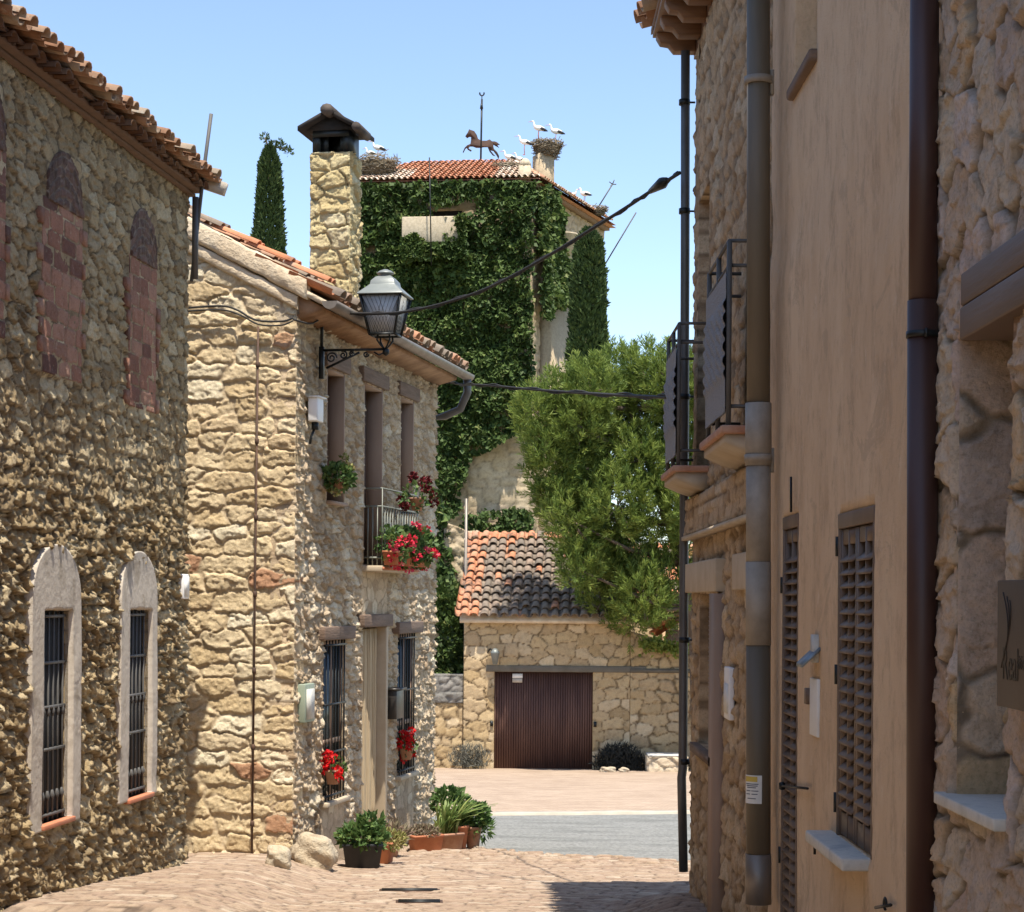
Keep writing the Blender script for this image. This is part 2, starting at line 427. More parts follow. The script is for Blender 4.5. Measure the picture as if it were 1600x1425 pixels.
M['pine'] = attr_mat('pine_needle', [(0, (.075, .125, .025)), (.5, (.17, .23, .045)), (1, (.28, .33, .075))], .6, .3, 2, trans=.35)
M['cypress'] = attr_mat('cypress_foliage', [(0, (.03, .055, .018)), (.6, (.055, .09, .026)), (1, (.10, .13, .04))], .7, .3, 2, trans=.15)
M['bark'] = simple('bark', (.09, .065, .045), .95, c2=(.16, .12, .09), scale=10, stretch=(1, 1, .3), bst=.8, bdist=.02)
M['leaf'] = attr_mat('pot_leaf', [(0, (.05, .10, .03)), (.5, (.09, .16, .045)), (1, (.16, .23, .07))], .55, .3, 10, trans=.3)
M['leaf_blade'] = attr_mat('blade_leaf', [(0, (.12, .19, .05)), (.6, (.22, .30, .09)), (1, (.33, .36, .12))], .5, .2, 10, trans=.3)
M['leaf_grey'] = attr_mat('dry_leaf', [(0, (.16, .14, .08)), (.6, (.24, .20, .13)), (1, (.32, .22, .17))], .7, .3, 10, trans=.2)
M['leaf_dry'] = attr_mat('yellow_leaf', [(0, (.16, .18, .05)), (.6, (.32, .30, .10)), (1, (.42, .33, .16))], .7, .3, 10, trans=.2)
M['red_petal'] = attr_mat('red_petal', [(0, (.50, .006, .008)), (1, (.70, .02, .02))], .5, .1, 10, trans=.25)
M['pink_petal'] = attr_mat('pink_petal', [(0, (.62, .03, .06)), (.7, (.72, .08, .14)), (1, (.85, .62, .62))], .5, .1, 10, trans=.25, interp='CONSTANT')
M['dark_petal'] = attr_mat('dark_red_petal', [(0, (.05, .006, .008)), (1, (.16, .012, .015))], .5, .1, 10, trans=.1)
M['twig'] = attr_mat('nest_twig', [(0, (.11, .085, .055)), (.5, (.20, .16, .11)), (1, (.30, .26, .19))], .9, .3, 5)
M['white'] = simple('white_plastic', (.74, .73, .70), .5, 0, c2=(.80, .79, .76), scale=3, bst=.05)
M['white_feather'] = simple('white_feather', (.78, .77, .74), .9, 0, bst=0)
M['black_feather'] = simple('black_feather', (.02, .02, .024), .7, 0, bst=0)
M['beak'] = simple('beak_red', (.45, .10, .03), .5, 0, bst=0)
M['horse'] = simple('vane_rust', (.03, .016, .011), .9, 0, c2=(.065, .033, .021), scale=3)
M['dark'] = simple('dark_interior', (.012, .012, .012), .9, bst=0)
M['curtain'] = simple('cream_bead_curtain', (.40, .30, .18), .9, c2=(.50, .39, .24), scale=3, stretch=(30, 30, 1), bst=.6, bscale=4, bdist=.01)
M['door_brown'] = simple('garage_brown', (.075, .031, .021), .68, 0, c2=(.125, .058, .038), scale=1.3, stretch=(3, 3, .6), lo=.4, hi=.7, bst=.15)
M['lintel_steel'] = simple('lintel_steel', (.10, .085, .06), .6, .2, c2=(.14, .12, .09), scale=4)
M['soot'] = simple('dark_brush', (.03, .028, .024), .95, 0, c2=(.06, .055, .045), scale=6)
M['sill_stone'] = simple('sill_stone', (.44, .43, .38), .8, 0, c2=(.54, .52, .46), scale=7, c3=(.38, .38, .36), bst=.5)
M['concrete'] = simple('concrete', (.42, .33, .22), .9, 0, c2=(.50, .41, .29), scale=4)
M['lantern_glass'] = simple('lantern_glass', (.44, .44, .42), .35, 0, c2=(.50, .50, .48), scale=30, bst=.6, bscale=60)
M['lantern_roof'] = simple('lantern_roof', (.17, .185, .17), .45, .2, c2=(.20, .215, .20), scale=8)
M['cane'] = simple('cane_screen_cloth', (.24, .24, .24), .8, 0, c2=(.32, .32, .32), scale=40, stretch=(1, 1, 6), bst=1., bscale=25, bdist=.02)
M['mail'] = simple('mailbox_paint', (.035, .03, .026), .4, .3, bst=.05)
M['green_box'] = simple('meter_door', (.22, .27, .20), .6, 0, c2=(.29, .33, .25), scale=5)
M['paper'] = simple('paper', (.66, .65, .60), .8, 0, c2=(.72, .71, .66), scale=8)
M['ink'] = simple('ink', (.10, .11, .14), .8, 0, bst=0)
M['yellow'] = simple('yellow_print', (.55, .40, .08), .8, 0, bst=0)
M['sign_brown'] = simple('sign_panel', (.062, .042, .026), .6, 0, c2=(.075, .052, .032), scale=2)
M['sign_ink'] = simple('sign_letters', (.012, .009, .007), .5, 0, bst=0)
M['blue_grey'] = simple('blue_grey_tin', (.17, .22, .26), .45, .4, c2=(.22, .27, .31), scale=6)
M['shutter'] = simple('shutter_brown', (.12, .078, .052), .55, 0, c2=(.17, .12, .085), scale=4, stretch=(1, 1, .5))
M['cable'] = simple('cable_rubber', (.018, .016, .014), .7, 0, bst=0)
M['cobble'] = stone_mat('cobble', [(0, (.33, .225, .155)), (.4, (.45, .335, .235)), (.7, (.38, .265, .19)), (1, (.54, .44, .33))], (.18, .125, .085), stain=(.30, .20, .13), stain_amt=.5)

m, nt, bs = _m('stucco')
c = ramp(nt, noise(nt, 1.6, 6, .65, (1, 1, .5)), [(.3, (.63, .435, .255)), (.55, (.74, .545, .345)), (.75, (.79, .61, .40))])
c = mix(nt, c, (.40, .26, .15), ramp(nt, noise(nt, 4, 9, .82, (1, 1, .55)), [(.50, (0, 0, 0)), (.72, (.9,) * 3)]))
c = mix(nt, c, (.84, .72, .54), ramp(nt, noise(nt, 8, 8, .8, (1, 1, .7)), [(.56, (0, 0, 0)), (.74, (.55,) * 3)]))
nt.links.new(c, bs.inputs['Base Color']); bs.inputs['Roughness'].default_value = .92
c = mix(nt, c, (.24, .15, .085), ramp(nt, noise(nt, 34, 8, .85, (1, 1, .6)), [(.60, (0, 0, 0)), (.74, (.5,) * 3)]))
c = mix(nt, c, (.42, .30, .19), ramp(nt, noise(nt, 1.3, 8, .8, (1, 1, 1.2), 1.5), [(.56, (0, 0, 0)), (.60, (.38,) * 3), (.8, (.5,) * 3)]))
nt.links.new(c, bs.inputs['Base Color'])
bump(nt, bs, mix(nt, noise(nt, 90, 5, .7), noise(nt, 9, 6, .7), .5), 1.0, .025)
M['stucco'] = m

m, nt, bs = _m('asphalt')
c = ramp(nt, noise(nt, .8, 6, .6, (1, 2.5, 1)), [(.35, (.15, .15, .135)), (.55, (.215, .213, .195)), (.75, (.18, .18, .16))])
c = mix(nt, c, ramp(nt, noise(nt, 22, 6, .8, (1, .35, 1)), [(.35, (.5, .5, .5)), (.6, (1.2, 1.2, 1.2))]), .75, 'MULTIPLY')
nt.links.new(c, bs.inputs['Base Color']); bs.inputs['Roughness'].default_value = .9
bump(nt, bs, noise(nt, 90, 3, .7), .6, .01)
M['asphalt'] = m

def paver_mat(name, rot, bw, bh, c1, c2, mo):
    m, nt, bs = _m(name)
    tc = N(nt, 'ShaderNodeTexCoord'); mp = N(nt, 'ShaderNodeMapping'); mp.inputs['Rotation'].default_value = (0, 0, rot)
    br = N(nt, 'ShaderNodeTexBrick'); br.inputs['Scale'].default_value = 1; br.inputs['Brick Width'].default_value = bw; br.inputs['Row Height'].default_value = bh
    br.inputs['Mortar Size'].default_value = .008; br.inputs['Color1'].default_value = (*c1, 1); br.inputs['Color2'].default_value = (*c2, 1); br.inputs['Mortar'].default_value = (*mo, 1); br.inputs['Bias'].default_value = -.2
    nt.links.new(tc.outputs['Object'], mp.inputs[0]); nt.links.new(mp.outputs[0], br.inputs[0])
    c = mix(nt, br.outputs[0], ramp(nt, noise(nt, 1.2, 6, .7, (1, 2.2, 1)), [(.3, (.72, .66, .6)), (.55, (1.05, 1.03, 1)), (.75, (1.2, 1.2, 1.2))]), .8, 'MULTIPLY')
    c = mix(nt, c, ramp(nt, noise(nt, 25, 5, .7), [(.3, (.7, .68, .66)), (.6, (1.1, 1.1, 1.1))]), .6, 'MULTIPLY')
    nt.links.new(c, bs.inputs['Base Color']); bs.inputs['Roughness'].default_value = .88
    bump(nt, bs, mix(nt, br.outputs[1], noise(nt, 40, 4, .6), .4), .5, .01)
    return m
M['paver_far'] = paver_mat('paver_far', .5, .22, .11, (.35, .265, .195), (.42, .325, .24), (.23, .17, .12))
M['earth'] = simple('earth', (.28, .21, .13), .95, 0, c2=(.20, .18, .09), scale=.3, c3=(.12, .14, .05))

# ------------------------------------------------------------------ ground
GY = np.array([-60, 0, 13.2, 18.9, 21.5, 29, 45, 60, 90, 300, 2500]); GZ = np.array([-1.4, -1.6, -2.23, -2.66, -2.86, -3.24, -4.0, -4.5, -5.2, -6, -8]) + EYE
def gz(x, y):
    x = np.asarray(x, float); y = np.asarray(y, float)
    z = np.interp(y, GY, GZ)
    z = z + .16 * sst(-1.5, -2.3, x) * (1 - sst(18.3, 20.5, y)) * sst(10, 13, y)
    z = z + .13 * sst(.7, 1.25, x) * (1 - sst(14.2, 15.3, y)) * sst(8, 12, y)
    return z

def sheet(name, X, Y, mat, dz=0, relief=None, edge=None, kind='structure', colf=None):
    XX, YY = np.meshgrid(X, Y)
    if edge is not None: YY = edge(XX, YY)
    ZZ = gz(XX, YY) + dz
    col = np.full((XX.size, 3), .5)
    if relief is not None:
        hh, col = relief(XX, YY); ZZ = ZZ + hh; col = col.reshape(-1, 3)
    V = np.stack([XX, YY, ZZ], -1).reshape(-1, 3); nx = len(X)
    i, j = np.meshgrid(np.arange(nx - 1), np.arange(len(Y) - 1)); q = j * nx + i
    Q = np.stack([q, q + 1, q + nx + 1, q + nx], -1).reshape(-1, 4)
    return tag(link_mesh(name, V, [Q], mat, None, True, col), kind=kind)

ea = lambda lo, hi, c0, c1, f, cs: np.unique(np.concatenate([np.arange(lo, c0, cs), np.arange(c0, c1, f), np.arange(c1, hi + cs, cs)]))
sheet('ground', ea(-1500, 1500, -20, 20, 1.0, 60), ea(-60, 2500, -10, 100, 1.0, 60), M['earth'], -.06)

near_edge = lambda x: 21.97 - np.clip(x + .29, -6, 3.2) * .95 + (fbm(np.asarray(x) * 5., np.asarray(x) * 0., 91, 3) - .5) * .22
def street_relief(X, Y):
    F1, F2, I1, I2, DX, DY = voro(X + (fbm(X * 3, Y * 3, 5) - .5) * .05, Y * 1.0 + X * .12, .20, .10, 11, .12, 5)
    G1, G2, J1, J2, EX, EY = voro(X + (fbm(X * 6, Y * 6, 8) - .5) * .1, Y, .17, .15, 31, .42, 2.2)
    k = sst(1.9, 1.2, near_edge(X) - Y + (fbm(X, Y, 3) - .5) * 1.2) * sst(-2.0, -1.2, X)
    m1 = sst(.03, .17, F2 - F1); m2 = sst(.02, .3, G2 - G1)
    und = (fbm(X * .9, Y * .9, 77, 4) - .5) * .018 + (fbm(X * 5, Y * 5, 71, 3) - .5) * .012
    hh = (m1 * (.006 + .010 * I2)) * (1 - k) + m2 * (.018 + .03 * J2) * k + und
    col = np.stack([I1 * (1 - k) + J1 * k, m1 * (1 - k) + m2 * k, I2], -1)
    return hh, col
XS = ea(-8, 3.4, -4.2, 2.2, .024, .2); YS = ea(-12, 1, 0, .5, .5, 1)
YS = np.concatenate([np.arange(-12, 12.6, .5), np.arange(12.6, 21.9, .021), [21.97]])
def ed(X, Y):
    t = np.clip((Y - 17.0) / (21.97 - 17.0), 0, 1); t0 = (Y > 17.0)
    return np.where(t0, 17.0 + t * (near_edge(X) - 17.0), Y)
sheet('paved_street', XS, YS, M['cobble'], 0, street_relief, ed)
far_edge = lambda x: 28.6 + np.clip(x + .38, -3, 20) * .26 + (fbm(np.asarray(x) * 2., np.asarray(x) * 0., 95, 3) - .5) * .12
XR = np.concatenate([np.arange(-30, -1, .5), np.arange(-1, 4, .06), np.arange(4, 31, .5)])
def edr(X, Y): t = (Y - 22.0) / 7.0; return near_edge(X) - .25 + t * (far_edge(X) + .35 - near_edge(X))
sheet('road', XR, np.linspace(22, 29, 24), M['asphalt'], -.012, None, edr)
def edp(X, Y): t = (Y - 29.0) / 17.; return far_edge(X) + t * (46.5 - far_edge(X))
sheet('paved_square', XR, np.linspace(29, 46, 40), M['paver_far'], .008, None, edp)
kx_ = XR; ky = far_edge(kx_); kz = gz(kx_, ky) + .03 + (fbm(kx_ * 3, kx_ * 0, 55, 3) - .5) * .02
rows = [(ky - .16, kz - .12), (ky - .155, kz), (ky + .08, kz + .004), (ky + .085, kz - .1)]
nk = len(kx_); V = np.vstack([np.stack([kx_, y, z], 1) for y, z in rows]); ii = np.arange(nk - 1)
tag(link_mesh('kerb_strip', V, [np.vstack([np.stack([ii, ii + 1, ii + 1 + nk, ii + nk], 1) + r * nk for r in range(3)])], M['kerb']), kind='structure')
for k, (px, py, w_, l_) in enumerate([(640, 1394, .5, .12), (655, 1412, .36, .15)]):
    r = ray(px, py); lo = 12.
    while gz(r[0] * lo, lo) < EYE + r[2] * lo: lo += .01
    d = MB(); X0, Y0 = r[0] * lo, lo; z0 = float(gz(X0, Y0)) + .03
    fd = Fr((X0, Y0), (1, .05), (-.05, 1))
    g = thing('drain_grate', ['long narrow iron drain grate flush in the paving, farther of the two', 'short iron drain grate flush in the paving, nearest of all'][k], 'drain', (X0, Y0, z0), 'drain grates in the street')
    d.box(-w_ / 2, w_ / 2, -l_ / 2, l_ / 2, z0 - .06, z0 - .012, fd).build('frame', M['rust'], g)
    d = MB()
    for q in range(3): d.box(-w_ / 2 + .02, w_ / 2 - .02, -l_ / 2 + (q + .3) * l_ / 3, -l_ / 2 + (q + .7) * l_ / 3, z0 - .012, z0 - .004, fd)
    d.build('slat', M['iron'], g)

# ------------------------------------------------------------------ roof tiles
def tile_field(mb, O, U, V, nu, nv, pu=.22, pv=.36, r=.085, cover=True, channel=True, keep=None, colf=None, jit=1.0, th=.013, lift=.035, seg=6, seed=1):
    """curved clay tiles as half-pipe shells, in courses"""
    rg = np.random.default_rng(seed)
    U = np.array(U, float); U /= np.linalg.norm(U); V = np.array(V, float); V /= np.linalg.norm(V); Nn = np.cross(U, V)
    if Nn[2] < 0: Nn = -Nn
    a = np.linspace(0, math.pi, seg + 1)
    for kind in ([0] if channel else []) + ([1] if cover else []):
        I, J = np.meshgrid(np.arange(nu + (0 if kind else 1)), np.arange(nv)); I = I.ravel(); J = J.ravel()
        cu = (I + (.5 if kind else 0)) * pu + rg.normal(0, .006 * jit, I.size)
        cv = J * pv + rg.normal(0, .012 * jit, I.size) - (.03 * (kind == 1))
        if keep is not None:
            kk = keep(cu, cv + pv / 2); I, J, cu, cv = I[kk], J[kk], cu[kk], cv[kk]
        n = I.size
        if n == 0: continue
        L = pv * 1.2
        ra = r * (1 + rg.normal(0, .03 * jit, n)); rb = ra * .82
        base = (.045 if kind else .0)
        V_ = np.zeros((n, 2, 2, seg + 1, 3))
        yaw = rg.normal(0, .02 * jit, n)
        for e in (0, 1):
            rr = (ra, rb)[e] if kind else (rb, ra)[e]
            vv = cv + e * L
            hh = base + (lift if e == 0 else 0.0) + rg.normal(0, .004 * jit, n) * (e == 0)
            for q in (0, 1):
                R = rr - q * th
                x = cu[:, None] + yaw[:, None] * e * L + R[:, None] * np.cos(a)[None]
                z = hh[:, None] + (R[:, None] * np.sin(a)[None] * .8 if kind else (rr.max() * .8 - R[:, None] * np.sin(a)[None] * .8 + (-.0)))
                V_[:, e, q] = O + x[..., None] * U + vv[:, None, None] * V + z[..., None] * Nn
        V_ = V_.reshape(n, -1, 3); s1 = seg + 1
        idx = lambda e, q, k: (e * 2 + q) * s1 + k
        fs = []
        for k in range(seg):
            fs += [[idx(0, 0, k), idx(0, 0, k + 1), idx(1, 0, k + 1), idx(1, 0, k)], [idx(0, 1, k + 1), idx(0, 1, k), idx(1, 1, k), idx(1, 1, k + 1)], [idx(0, 0, k + 1), idx(0, 0, k), idx(0, 1, k), idx(0, 1, k + 1)]]
        fs = np.array(fs)[None] + (np.arange(n) * V_.shape[1])[:, None, None]
        cv_ = colf(cu, cv, rg, kind) if colf else rg.random(n)
        cc = np.repeat(np.stack([cv_] * 3, 1), V_.shape[1], 0)
        mb.add(V_.reshape(-1, 3), [fs.reshape(-1, 4)], cc)
    return mb

# ================================================================== LEFT STONE BUILDING
FL = Fr((-2.822, 16.62), (.115, 1), (1, -.115))
zTopL = FL.hit(290, 303)[1]
LB = thing('stone_building', 'tall rubble stone building on the left with bricked-up upper windows and two barred arched windows', 'building', FL.w(-3, 0, -.6))
def rect(fr, x0, x1, yt, yb, yref=None):
    ym = (yt + yb) / 2
    s0 = fr.hit(x0, ym)[0]; s1 = fr.hit(x1, ym)[0]; xm = (x0 + x1) / 2
    return (min(s0, s1), max(s0, s1), fr.hit(xm, yb)[1], fr.hit(xm, yt)[1])
LW = [rect(FL, 60, 105, 953, 1282), rect(FL, 195, 230, 952, 1243)]
LS = [rect(FL, 40, 119, 850, 1292), rect(FL, 181, 239, 861, 1247)]
UB = [rect(FL, 64, 127, 322, 590), rect(FL, 200, 243, 408, 640), rect(FL, -52, 7, 220, 520)]
UA = [rect(FL, 72, 127, 238, 326), rect(FL, 203, 242, 326, 410), rect(FL, -50, 6, 120, 222)]
BP = [(s[0] + .02, s[1] - .02, -1.3, s[2]) for s in LS]
stone_wall('wall', FL, -7.6, 0, -1.2, zTopL, .0145, (.20, .135), lambda S, Z: .022 + .026 * sst(2.75, 1.9, Z), M['stone_left'], LB, base=-.016, holes=LW, flats=[(s[0] + .03, s[1] - .03, s[2], s[3] - .12) for s in LS] + UB + UA, seed=3, jit=.46, rough=1.0, tilt=1.0, joint=.13, edge=.03, p=3.2)
b = MB(); b.box(-24, -.03, -5.5, -.27, -1.5, zTopL - .02, FL); b.box(-24, -7.6, -.3, .02, -1.5, zTopL, FL); b.build('rear_wall', M['stone_left'], LB)
for k in range(2):
    s0, s1, z0, z1 = LS[k]; w0, w1, y0, y1 = LW[k]; rr = (s1 - s0) / 2; sc_ = (s0 + s1) / 2
    sur = stone_wall('window_surround', FL, s0, s1, z0, z1, .012, (2, 2), .008, M['plaster_grey'], LB, holes=[(w0, w1, y0, y1)], top=lambda A, rr=rr, sc_=sc_, z1=z1: z1 - rr * .8 + .8 * np.sqrt(np.clip(rr ** 2 - (A - sc_) ** 2, 0, None)), depth=.02, base=.035, edge=.001, seed=50 + k)
    fr_ = MB(); fr_.box(w0, w1, -.06, -.045, y0, y1, FL); wn_ = fr_.build('window', M['dark'], LB)
    gmb = MB(); n = 6
    for i in range(n):
        s = w0 + (i + .5) * (w1 - w0) / n
        gmb.tube([FL.w(s, -.02, y0), FL.w(s, -.02, y1)], .008, 6)
        for fz in (.12, .52): gmb.lathe(FL.w(s, -.02, y0 + fz * (y1 - y0)), [(.004, -.05), (.018, 0), (.004, .05)], 6)
    for fz in (.03, .34, .54, .75, .97): gmb.box(w0, w1, -.03, -.012, y0 + fz * (y1 - y0) - .01, y0 + fz * (y1 - y0) + .01, FL)
    gmb.build('window_grille', M['iron_grey'], LB)
    MB().box(w0 - .03, w1 + .03, -.1, .06, y0 - .035, y0, FL).build('window_sill', M['terracotta'], LB, bevel=.006)
for k in range(3):
    s0, s1, z0, z1 = UB[k]
    stone_wall('brick_infill', FL, s0, s1, z0, z1, .013, (.25, .125), .012, M['brick'], LB, depth=.0, base=.0, seed=70 + k, jit=.10, p=7, joint=.12, warp=.3, tilt=.5)
    rr_ = random.Random(k)
    for i in range(int((z1 - z0) / .125)):
        z = z0 + i * .125
        for sg in (0, 1):
            if rr_.random() < .55:
                e = rr_.uniform(.04, .10); a0, a1 = ((s0 - e, s0 + .01) if sg == 0 else (s1 - .01, s1 + e)); MB().box(a0, a1, -.03, .012 + .008 * rr_.random(), z + .008, z + .112, FL, col=(rr_.random(), .9, .5)).build('edge_brick', M['brick'], LB)
    s0, s1, z0, z1 = UA[k]; sm = (s0 + s1) / 2; hw = (s1 - s0) / 2
    stone_wall('brick_arch', FL, s0, s1, z0, z1, .012, (.10, .072), .020, M['brick_dark'], LB, depth=.0, base=.006, seed=80 + k, jit=.12, p=5, joint=.3, warp=.4,
               curve=lambda S, sm=sm, hw=hw: .16 * ((S - sm) / hw) ** 2, top=lambda A, sm=sm, hw=hw, z1=z1, z0=z0: z1 - .55 * (z1 - z0) * (np.abs(A - sm) / hw) ** 2.2)
# eaves
ev = MB(); ev.box(-24, .03, -.3, .05, zTopL, zTopL + .025, FL); ev.box(-24, .03, -.3, .11, zTopL + .03, zTopL + .07, FL); ev.build('cornice', M['tile_eave'], LB)
sl = math.tan(math.radians(19))
up = -FL.n * math.cos(math.radians(19)) + np.array([0, 0, math.sin(math.radians(19))])
t1 = MB(); tile_field(t1, FL.w(-8.4, .14, zTopL + .0), FL.d, -FL.n, 51, 1, .165, .3, .07, True, False, seg=5, seed=4, lift=0, jit=3)
t1.build('eave_tiles', M['tile_eave'], LB)
t2 = MB(); tile_field(t2, FL.w(-8.4, .235, zTopL + .06), FL.d, up, 47, 12, .18, .37, .07, seg=5, seed=5, jit=1.8, lift=.045)
t2.build('roof_tiles', M['tile_brown'], LB)
rf = MB(); q = [FL.w(s, o, zTopL + .07 + (.15 - o) * sl + dz) for dz in (0, .03) for s, o in ((-24, .15), (.1, .15), (.1, -2.9), (-24, -2.9))]; rf.hexa(q)
q = [FL.w(s, o, zTopL + .07 + 3.05 * sl + (o + 2.9) * sl + dz) for dz in (0, .05) for s, o in ((-24, -2.9), (.1, -2.9), (.1, -5.9), (-24, -5.9))]; rf.hexa(q)
rf.build('roof', M['tile_eave'], LB)
vb = MB(); vb.bar(FL.w(.12, .29, zTopL + .08), FL.w(.12, -2.9, zTopL + .08 + 3.19 * sl), .11, .08); vb.build('verge', M['plaster_grey'], LB)
pp = MB(); pp.tube([FL.w(-.06, .075, zTopL - .02), FL.w(-.06, .075, FL.hit(298, 440)[1])], .028, 10); pp.build('drainpipe', M['pipe_grey'], LB)
mast = MB(); mast.tube([at(330, 178, 16.6), at(319, 262, 16.58), at(299, 440, 16.55)], .016, 8)
tag(mast.build('metal_mast', M['iron_grey']), 'thin leaning metal mast fixed to the corner of the left building eave', 'mast')
q0 = FL.hit(285, 897); bx = rect(FL, 277, 285, 897, 936)
wb = thing('junction_box', 'small pale junction box near the corner of the left stone building', 'junction box', FL.w(bx[0], 0, bx[2]))
MB().box(bx[0], bx[1], .0, .06, bx[2], bx[3], FL).build('case', M['white'], wb, bevel=.01)
MB().box(bx[0] + .01, bx[1] - .01, .06, .065, bx[2] + .02, bx[3] - .02, FL).build('cover', M['paper'], wb)

# ================================================================== CENTRE STONE HOUSE
df = np.array([.193, .981]); P0 = (-2.06, 18.18)
FS = Fr(P0, df, (.981, -.193))           # street facade
FF = Fr(P0, (-.981, .193), (-.193, -.981))  # sunlit gable end, s runs left
zE = FF.hit(463, 462)[1]
SL = .52
LEN = 5.75; HW = 2.7
CH = thing('stone_house', 'two-storey yellow stone house with flower balcony, chimney and beaded door curtain', 'house', FS.w(2, 0, -.95))
gtop = lambda A: zE + .0 + SL * np.minimum(A, 2 * HW - A)
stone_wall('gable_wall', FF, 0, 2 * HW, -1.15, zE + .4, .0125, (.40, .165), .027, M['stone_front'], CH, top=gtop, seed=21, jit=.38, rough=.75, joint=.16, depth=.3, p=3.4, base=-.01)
r_ = lambda *a: rect(FS, *a)
W1 = r_(510, 537, 580, 785); W2 = r_(568, 596, 604, 884); W3 = r_(625, 645, 624, 800)
L1 = r_(504, 537, 1000, 1248); L2 = r_(565, 597, 980, 1296); L3 = r_(620, 646, 990, 1208)
holes = [W1, W2, W3, L1, L2, L3]
below = [(h[0] - .02, h[1] + .02, -1.2, h[2]) for h in (L1, L3)] + [(W2[0] - .05, W2[1] + .25, L2[3] + .1, W2[2])]
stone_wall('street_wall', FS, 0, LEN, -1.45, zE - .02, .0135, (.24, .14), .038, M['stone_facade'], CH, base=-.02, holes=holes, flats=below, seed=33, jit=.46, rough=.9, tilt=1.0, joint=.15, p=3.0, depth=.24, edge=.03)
inn = MB(); inn.box(0.05, LEN, -2 * HW, -.25, -1.6, zE - .05, FS); inn.build('rear_wall', M['stone_facade'], CH)
gb = MB(); gb.prism([(.3, -1.5), (2 * HW, -1.5), (2 * HW, zE + .03), (HW, zE + SL * HW + .03), (.3, zE + SL * .3 + .03)], FF, -LEN, -.05); gb.build('attic', M['stone_facade'], CH)
# window jamb linings
for h in (W1, W2, W3):
    j = MB(); j.box(h[1] - .025, h[1] + .01, -.235, .008, h[2], h[3], FS); j.box(h[0], h[0] + .02, -.235, .004, h[2], h[3], FS); j.box(h[0], h[1], -.235, .006, h[3] - .02, h[3] + .01, FS); j.box(h[0], h[1], -.2, .05, h[2] - .03, h[2] + .006, FS)
    j.build('window_lining', M['jamb'], CH)
    wv = MB(); wv.box(h[0] + .02, h[1] - .02, -.22, -.20, h[2], h[3], FS); wo = wv.build('window', M['dark'], CH)
    fr_ = MB()
    for a0, a1 in ((h[0] + .02, h[0] + .07), ((h[0] + h[1]) / 2 - .03, (h[0] + h[1]) / 2 + .03), (h[1] - .07, h[1] - .02)): fr_.box(a0, a1, -.2, -.17, h[2], h[3], FS)
    fr_.build('frame', M['wood_brown'], wo)
for k, (h, ext) in enumerate(((W1, .12), (W2, .16), (W3, .16))):
    l = MB(); l.box(h[0] - ext, h[1] + ext, -.1, .045, h[3] + .012, h[3] + .17, FS); l.build('lintel', M['wood_dark'], CH, bevel=.01)
for k, h in enumerate((L1, L2, L3)):
    l = MB(); l.box(h[0] - .16, h[1] + .2, -.12, .07, h[3] + .004, h[3] + .14, FS); l.build('lintel', M['wood_dark'], CH, bevel=.012)
for k, h in enumerate((L1, L3)):
    wv = MB(); wv.box(h[0], h[1], -.05, -.035, h[2], h[3], FS); wo = wv.build('window', simple('window_glass', (.02, .028, .026), .12, 0, bst=0) if k == 0 else bpy.data.materials['window_glass'], CH)
    fr_ = MB()
    for a0, a1 in ((h[0] + .0, h[0] + .05), ((h[0] + h[1]) / 2 - .025, (h[0] + h[1]) / 2 + .025), (h[1] - .05, h[1])): fr_.box(a0, a1, -.035, -.02, h[2], h[3], FS)
    for zz in (.0, .35, .97): fr_.box(h[0], h[1], -.035, -.022, h[2] + zz * (h[3] - h[2]), h[2] + zz * (h[3] - h[2]) + .05, FS)
    fr_.build('frame', M['jamb'], wo)
    g = MB()
    for i in range(7):
        s = h[0] + (i + .5) * (h[1] - h[0]) / 7; g.tube([FS.w(s, .02, h[2]), FS.w(s, .02, h[3])], .007, 6)
    for zz in (.03, .3, .6, .97): g.box(h[0], h[1], .012, .028, h[2] + zz * (h[3] - h[2]) - .01, h[2] + zz * (h[3] - h[2]) + .01, FS)
    g.build('window_grille', M['iron'], CH)
    MB().box(h[0] - .04, h[1] + .04, -.08, .07, h[2] - .05, h[2] - .002, FS).build('window_sill', M['concrete'], CH, bevel=.008)
h = L2
dm = MB(); dm.box(h[0], h[1], -.22, -.18, h[2], h[3], FS); dro = dm.build('door', M['wood_brown'], CH)
cu = MB()
for i in range(26):
    s = h[0] + .02 + (i + .5) * (h[1] - h[0] - .04) / 26
    zz = np.linspace(h[3] - .02, h[2] + .03, 12); wv_ = .003 * np.sin(zz * 9 + i * .7)
    cu.tube([FS.w(s, -.07 + w0 + .012 * math.sin(i * .9), z) for z, w0 in zip(zz, wv_)], .014, 5)
cu.build('bead_curtain', M['curtain'], CH)
MB().box(h[1] - .02, h[1] + .06, -.2, .05, h[2], h[3], FS).build('door_jamb', M['concrete'], CH, bevel=.01)
MB().box(h[0] - .1, h[1] + .1, -.2, .12, h[2] - .14, h[2] - .002, FS).build('doorstep', M['concrete'], CH, bevel=.015)
